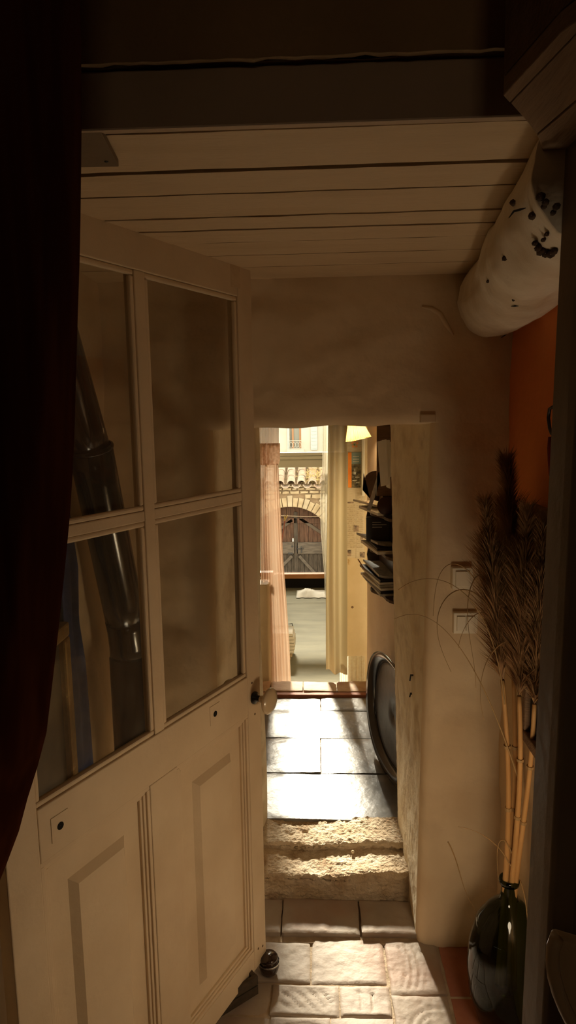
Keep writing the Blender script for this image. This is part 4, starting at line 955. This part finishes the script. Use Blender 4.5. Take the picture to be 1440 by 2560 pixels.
# garage door
gd = struct(empty('door_3', (axx, YG+.3, ZS)))
x = axx-hw; k = 0
while x < axx+hw-.01:
    w_ = .108; x1 = min(x+w_, axx+hw); top = acz+math.sqrt(max(.01, AR*AR-((x+x1)/2-axx)**2))+.06; zmid = PY(740, 1372, YG+.25).z
    MB().box((x+.004, YG+.30, zmid), (x1-.004, YG+.33, top)).build('plank', 'gdoor', gd); MB().box((x+.004, YG+.30, ZS+.02), (x1-.004, YG+.33, zmid-.01)).build('plank', 'gdoor2', gd)
    x = x1; k += 1
MB().box((axx-hw-.1, YG+.36, ZS), (axx+hw+.1, YG+.38, ax0.z+.1)).build('door_back', 'black', gd)
def gp_(x, y, Y=YG+.27): return PY(x, y, Y)
for (x0, y0, x1, y1, m_) in ((640, 1356, 738, 1384, 'grail'), (742, 1356, 815, 1384, 'grail'), (642, 1296, 740, 1308, 'gdoor'), (741, 1296, 812, 1308, 'gdoor'), (734, 1280, 746, 1460, 'gdoor2')):
    a, b = gp_(x0, y0), gp_(x1, y1); MB().box((max(a.x, axx-hw), YG+.262, b.z), (min(b.x, axx+hw), YG+.298, a.z)).build('rail', m_, gd, bevel=.004)
for p, q in (((750, 1296), (806, 1334)), ((730, 1300), (690, 1330)), ((748, 1390), (790, 1436)), ((730, 1390), (695, 1425))):
    a, b = gp_(*p), gp_(*q); n_ = Vector((-(b-a).z, 0, (b-a).x)).normalized()*.035; a.y = b.y = YG+.262
    MB().prism([a-n_, b-n_, b+n_, a+n_], (0, .034, 0)).build('brace', 'grail' if p[1] > 1350 else 'crate', gd)
for (x0, y0, x1, y1) in ((740, 1371, 760, 1373), (752, 1366, 755, 1382), (741, 1364, 743, 1380), (720, 1382, 732, 1385), (729, 1364, 733, 1368)):
    a, b = gp_(x0, y0, YG+.25), gp_(x1, y1, YG+.25); MB().box((a.x, YG+.24, b.z), (b.x, YG+.262, a.z)).build('latch', 'iron', gd)
for x0 in (731, 736): a, b = gp_(x0, 1346, YG+.28), gp_(x0+3, 1354, YG+.28); MB().box((a.x, YG+.27, b.z), (b.x, YG+.299, a.z)).build('light_patch', 'paper', gd)

# canal tiles
ro = struct(empty('roof_street_wall', (0, YG, zt1)))
sl_ = R(17); rr = .106
def canal(x, k, concave):
    y0 = YG-.14+k*.33; z0 = zt1+.035+k*.33*math.tan(sl_)-(.05 if concave else 0)+k*.012; L_ = .42; mb = MB()
    def fn(u, v, r):
        an = math.pi*(u if not concave else -u); rr2 = r*(1-.12*v if not concave else 1)
        return (x+rr2*math.cos(an), y0+L_*v*math.cos(sl_), z0+rr2*math.sin(an)*.85+L_*v*math.sin(sl_)+(.035 if concave else 0))
    mb.grid(10, 3, lambda u, v: fn(u, v, rr)); mb.grid(10, 3, lambda u, v: fn(u, v, rr-.016)); mb.grid(10, 1, lambda u, v: fn(u, 0, rr-.016*v))
    return mb.build('roof_tile', 'rooftile', ro, smooth=True)
xx0 = PY(700, 1200, YG).x
for c in range(-6, 9):
    for k in range(4):
        canal(xx0+c*.262+random.uniform(-.01, .01), k, False)
        if k < 3: canal(xx0+(c+.5)*.262, k, True)
mb = MB(); mb.box((-2.2, YG-.02, zt1-.005), (2, YG+.1, zt1+.03)); mb.add([(-2.2, YG-.05, zt1+.02), (2, YG-.05, zt1+.02), (2, YG+1.4, zt1+.02+1.45*math.tan(sl_)), (-2.2, YG+1.4, zt1+.02+1.45*math.tan(sl_))], [(0, 1, 2, 3)]); mb.build('roof_bed', 'rubblem', ro)
# creeper on the tiles
random.seed(3); v = []; f = []; c0 = PY(786, 1190, YG-.05)
for _ in range(900):
    x = c0.x+random.gauss(0, .15); y = YG-.1+random.random()*.7; z = zt1+.12+(y-YG+.1)*.3+random.uniform(-.12, .09)
    d = Vector((random.gauss(0, 1), random.gauss(0, 1), random.gauss(.2, 1))).normalized()*random.uniform(.03, .09); s_ = d.orthogonal().normalized()*.006; p = Vector((x, y, z)); k = len(v)
    v += [p-s_, p+s_, p+d]; f.append((k, k+1, k+2))
mb = MB(); mb.v = v; mb.f = f; tag(mb.build('dry_creeper', 'drygrass'), 'tangle of dry golden creeper over the canal tiles', 'creeper', kind='stuff')

# facade behind
YH = 24.0
fa = thing('house', (0, YH, ZS), 'pale sunlit house facade with shuttered window seen above the stone wall', 'building')
wx0, wx1 = PY(724, 1090, YH).x, PY(753, 1090, YH).x; wz0 = PY(740, 1121, YH).z; wz1 = wz0+2.0
mb = MB(); mb.box((-9, YH, ZS), (wx0, YH+.4, 10.9)); mb.box((wx1, YH, ZS), (9, YH+.4, 10.9)); mb.box((wx0, YH, ZS), (wx1, YH+.4, wz0)); mb.box((wx0, YH, wz1), (wx1, YH+.4, 10.9)); mb.build('wall', 'facade', fa)
MB().box((wx0, YH+.28, wz0), (wx1, YH+.3, wz1)).build('window_pane', 'winglass', fa)
xm = lerp(wx0, wx1, .5)
for a, b in ((lerp(wx0, wx1, .18), lerp(wx0, wx1, .34)), (lerp(wx0, wx1, .82), wx1)): MB().box((a, YH+.2, wz0), (b, YH+.27, wz1)).build('window_frame', 'brownframe', fa)
for x0, x1 in ((PY(701, 1, YH).x, wx0-.01), (PY(765, 1, YH).x, PY(783, 1, YH).x)):
    s_ = MB().box((x0, YH-.05, wz0-.06), (x1, YH-.01, wz1)).build('shutter', 'shutter', fa, bevel=.004)
    k = wz0
    while k < wz1: MB().box((x0+.03, YH-.06, k), (x1-.03, YH-.052, k+.05)).build('slat', 'shutter', s_); k += .12
bal = MB(); zr0, zr1 = wz0-.02, PY(740, 1101, YH-.2).z
bal.box((wx0-.03, YH-.2, zr1-.02), (wx1+.03, YH-.17, zr1)); bal.build('balcony_rail', 'balcony', fa)
MB().box((wx0-.03, YH-.2, zr0), (wx1+.03, YH-.17, zr0+.02)).build('balcony_rail', 'balcony', fa)
for k in range(4):
    c = Vector((lerp(wx0, wx1, (k+.5)/4), YH-.185, (zr0+zr1)/2)); r = .05
    MB().tube([c+Vector((r*math.cos(t*.6), 0, r*1.9*math.sin(t*.6))) for t in range(11)], .008, 5).build('balcony_scroll', 'balcony', fa)
sl2 = MB(); sl2.box((wx0-.1, YH-.22, wz0-.12), (wx1+.1, YH-.0, wz0-.03)); sl2.build('sill', 'facade', fa)
a, b = PY(808, 1, YH-.06).x, PY(819, 1, YH-.06).x; MB().tube([((a+b)/2, YH-.10, ZS), ((a+b)/2, YH-.10, 10)], (b-a)/2, 10).build('drainpipe', 'pipe', fa, smooth=True)

# tidy helper properties
for o in bpy.data.objects:
    if '_org' in o: del o['_org']
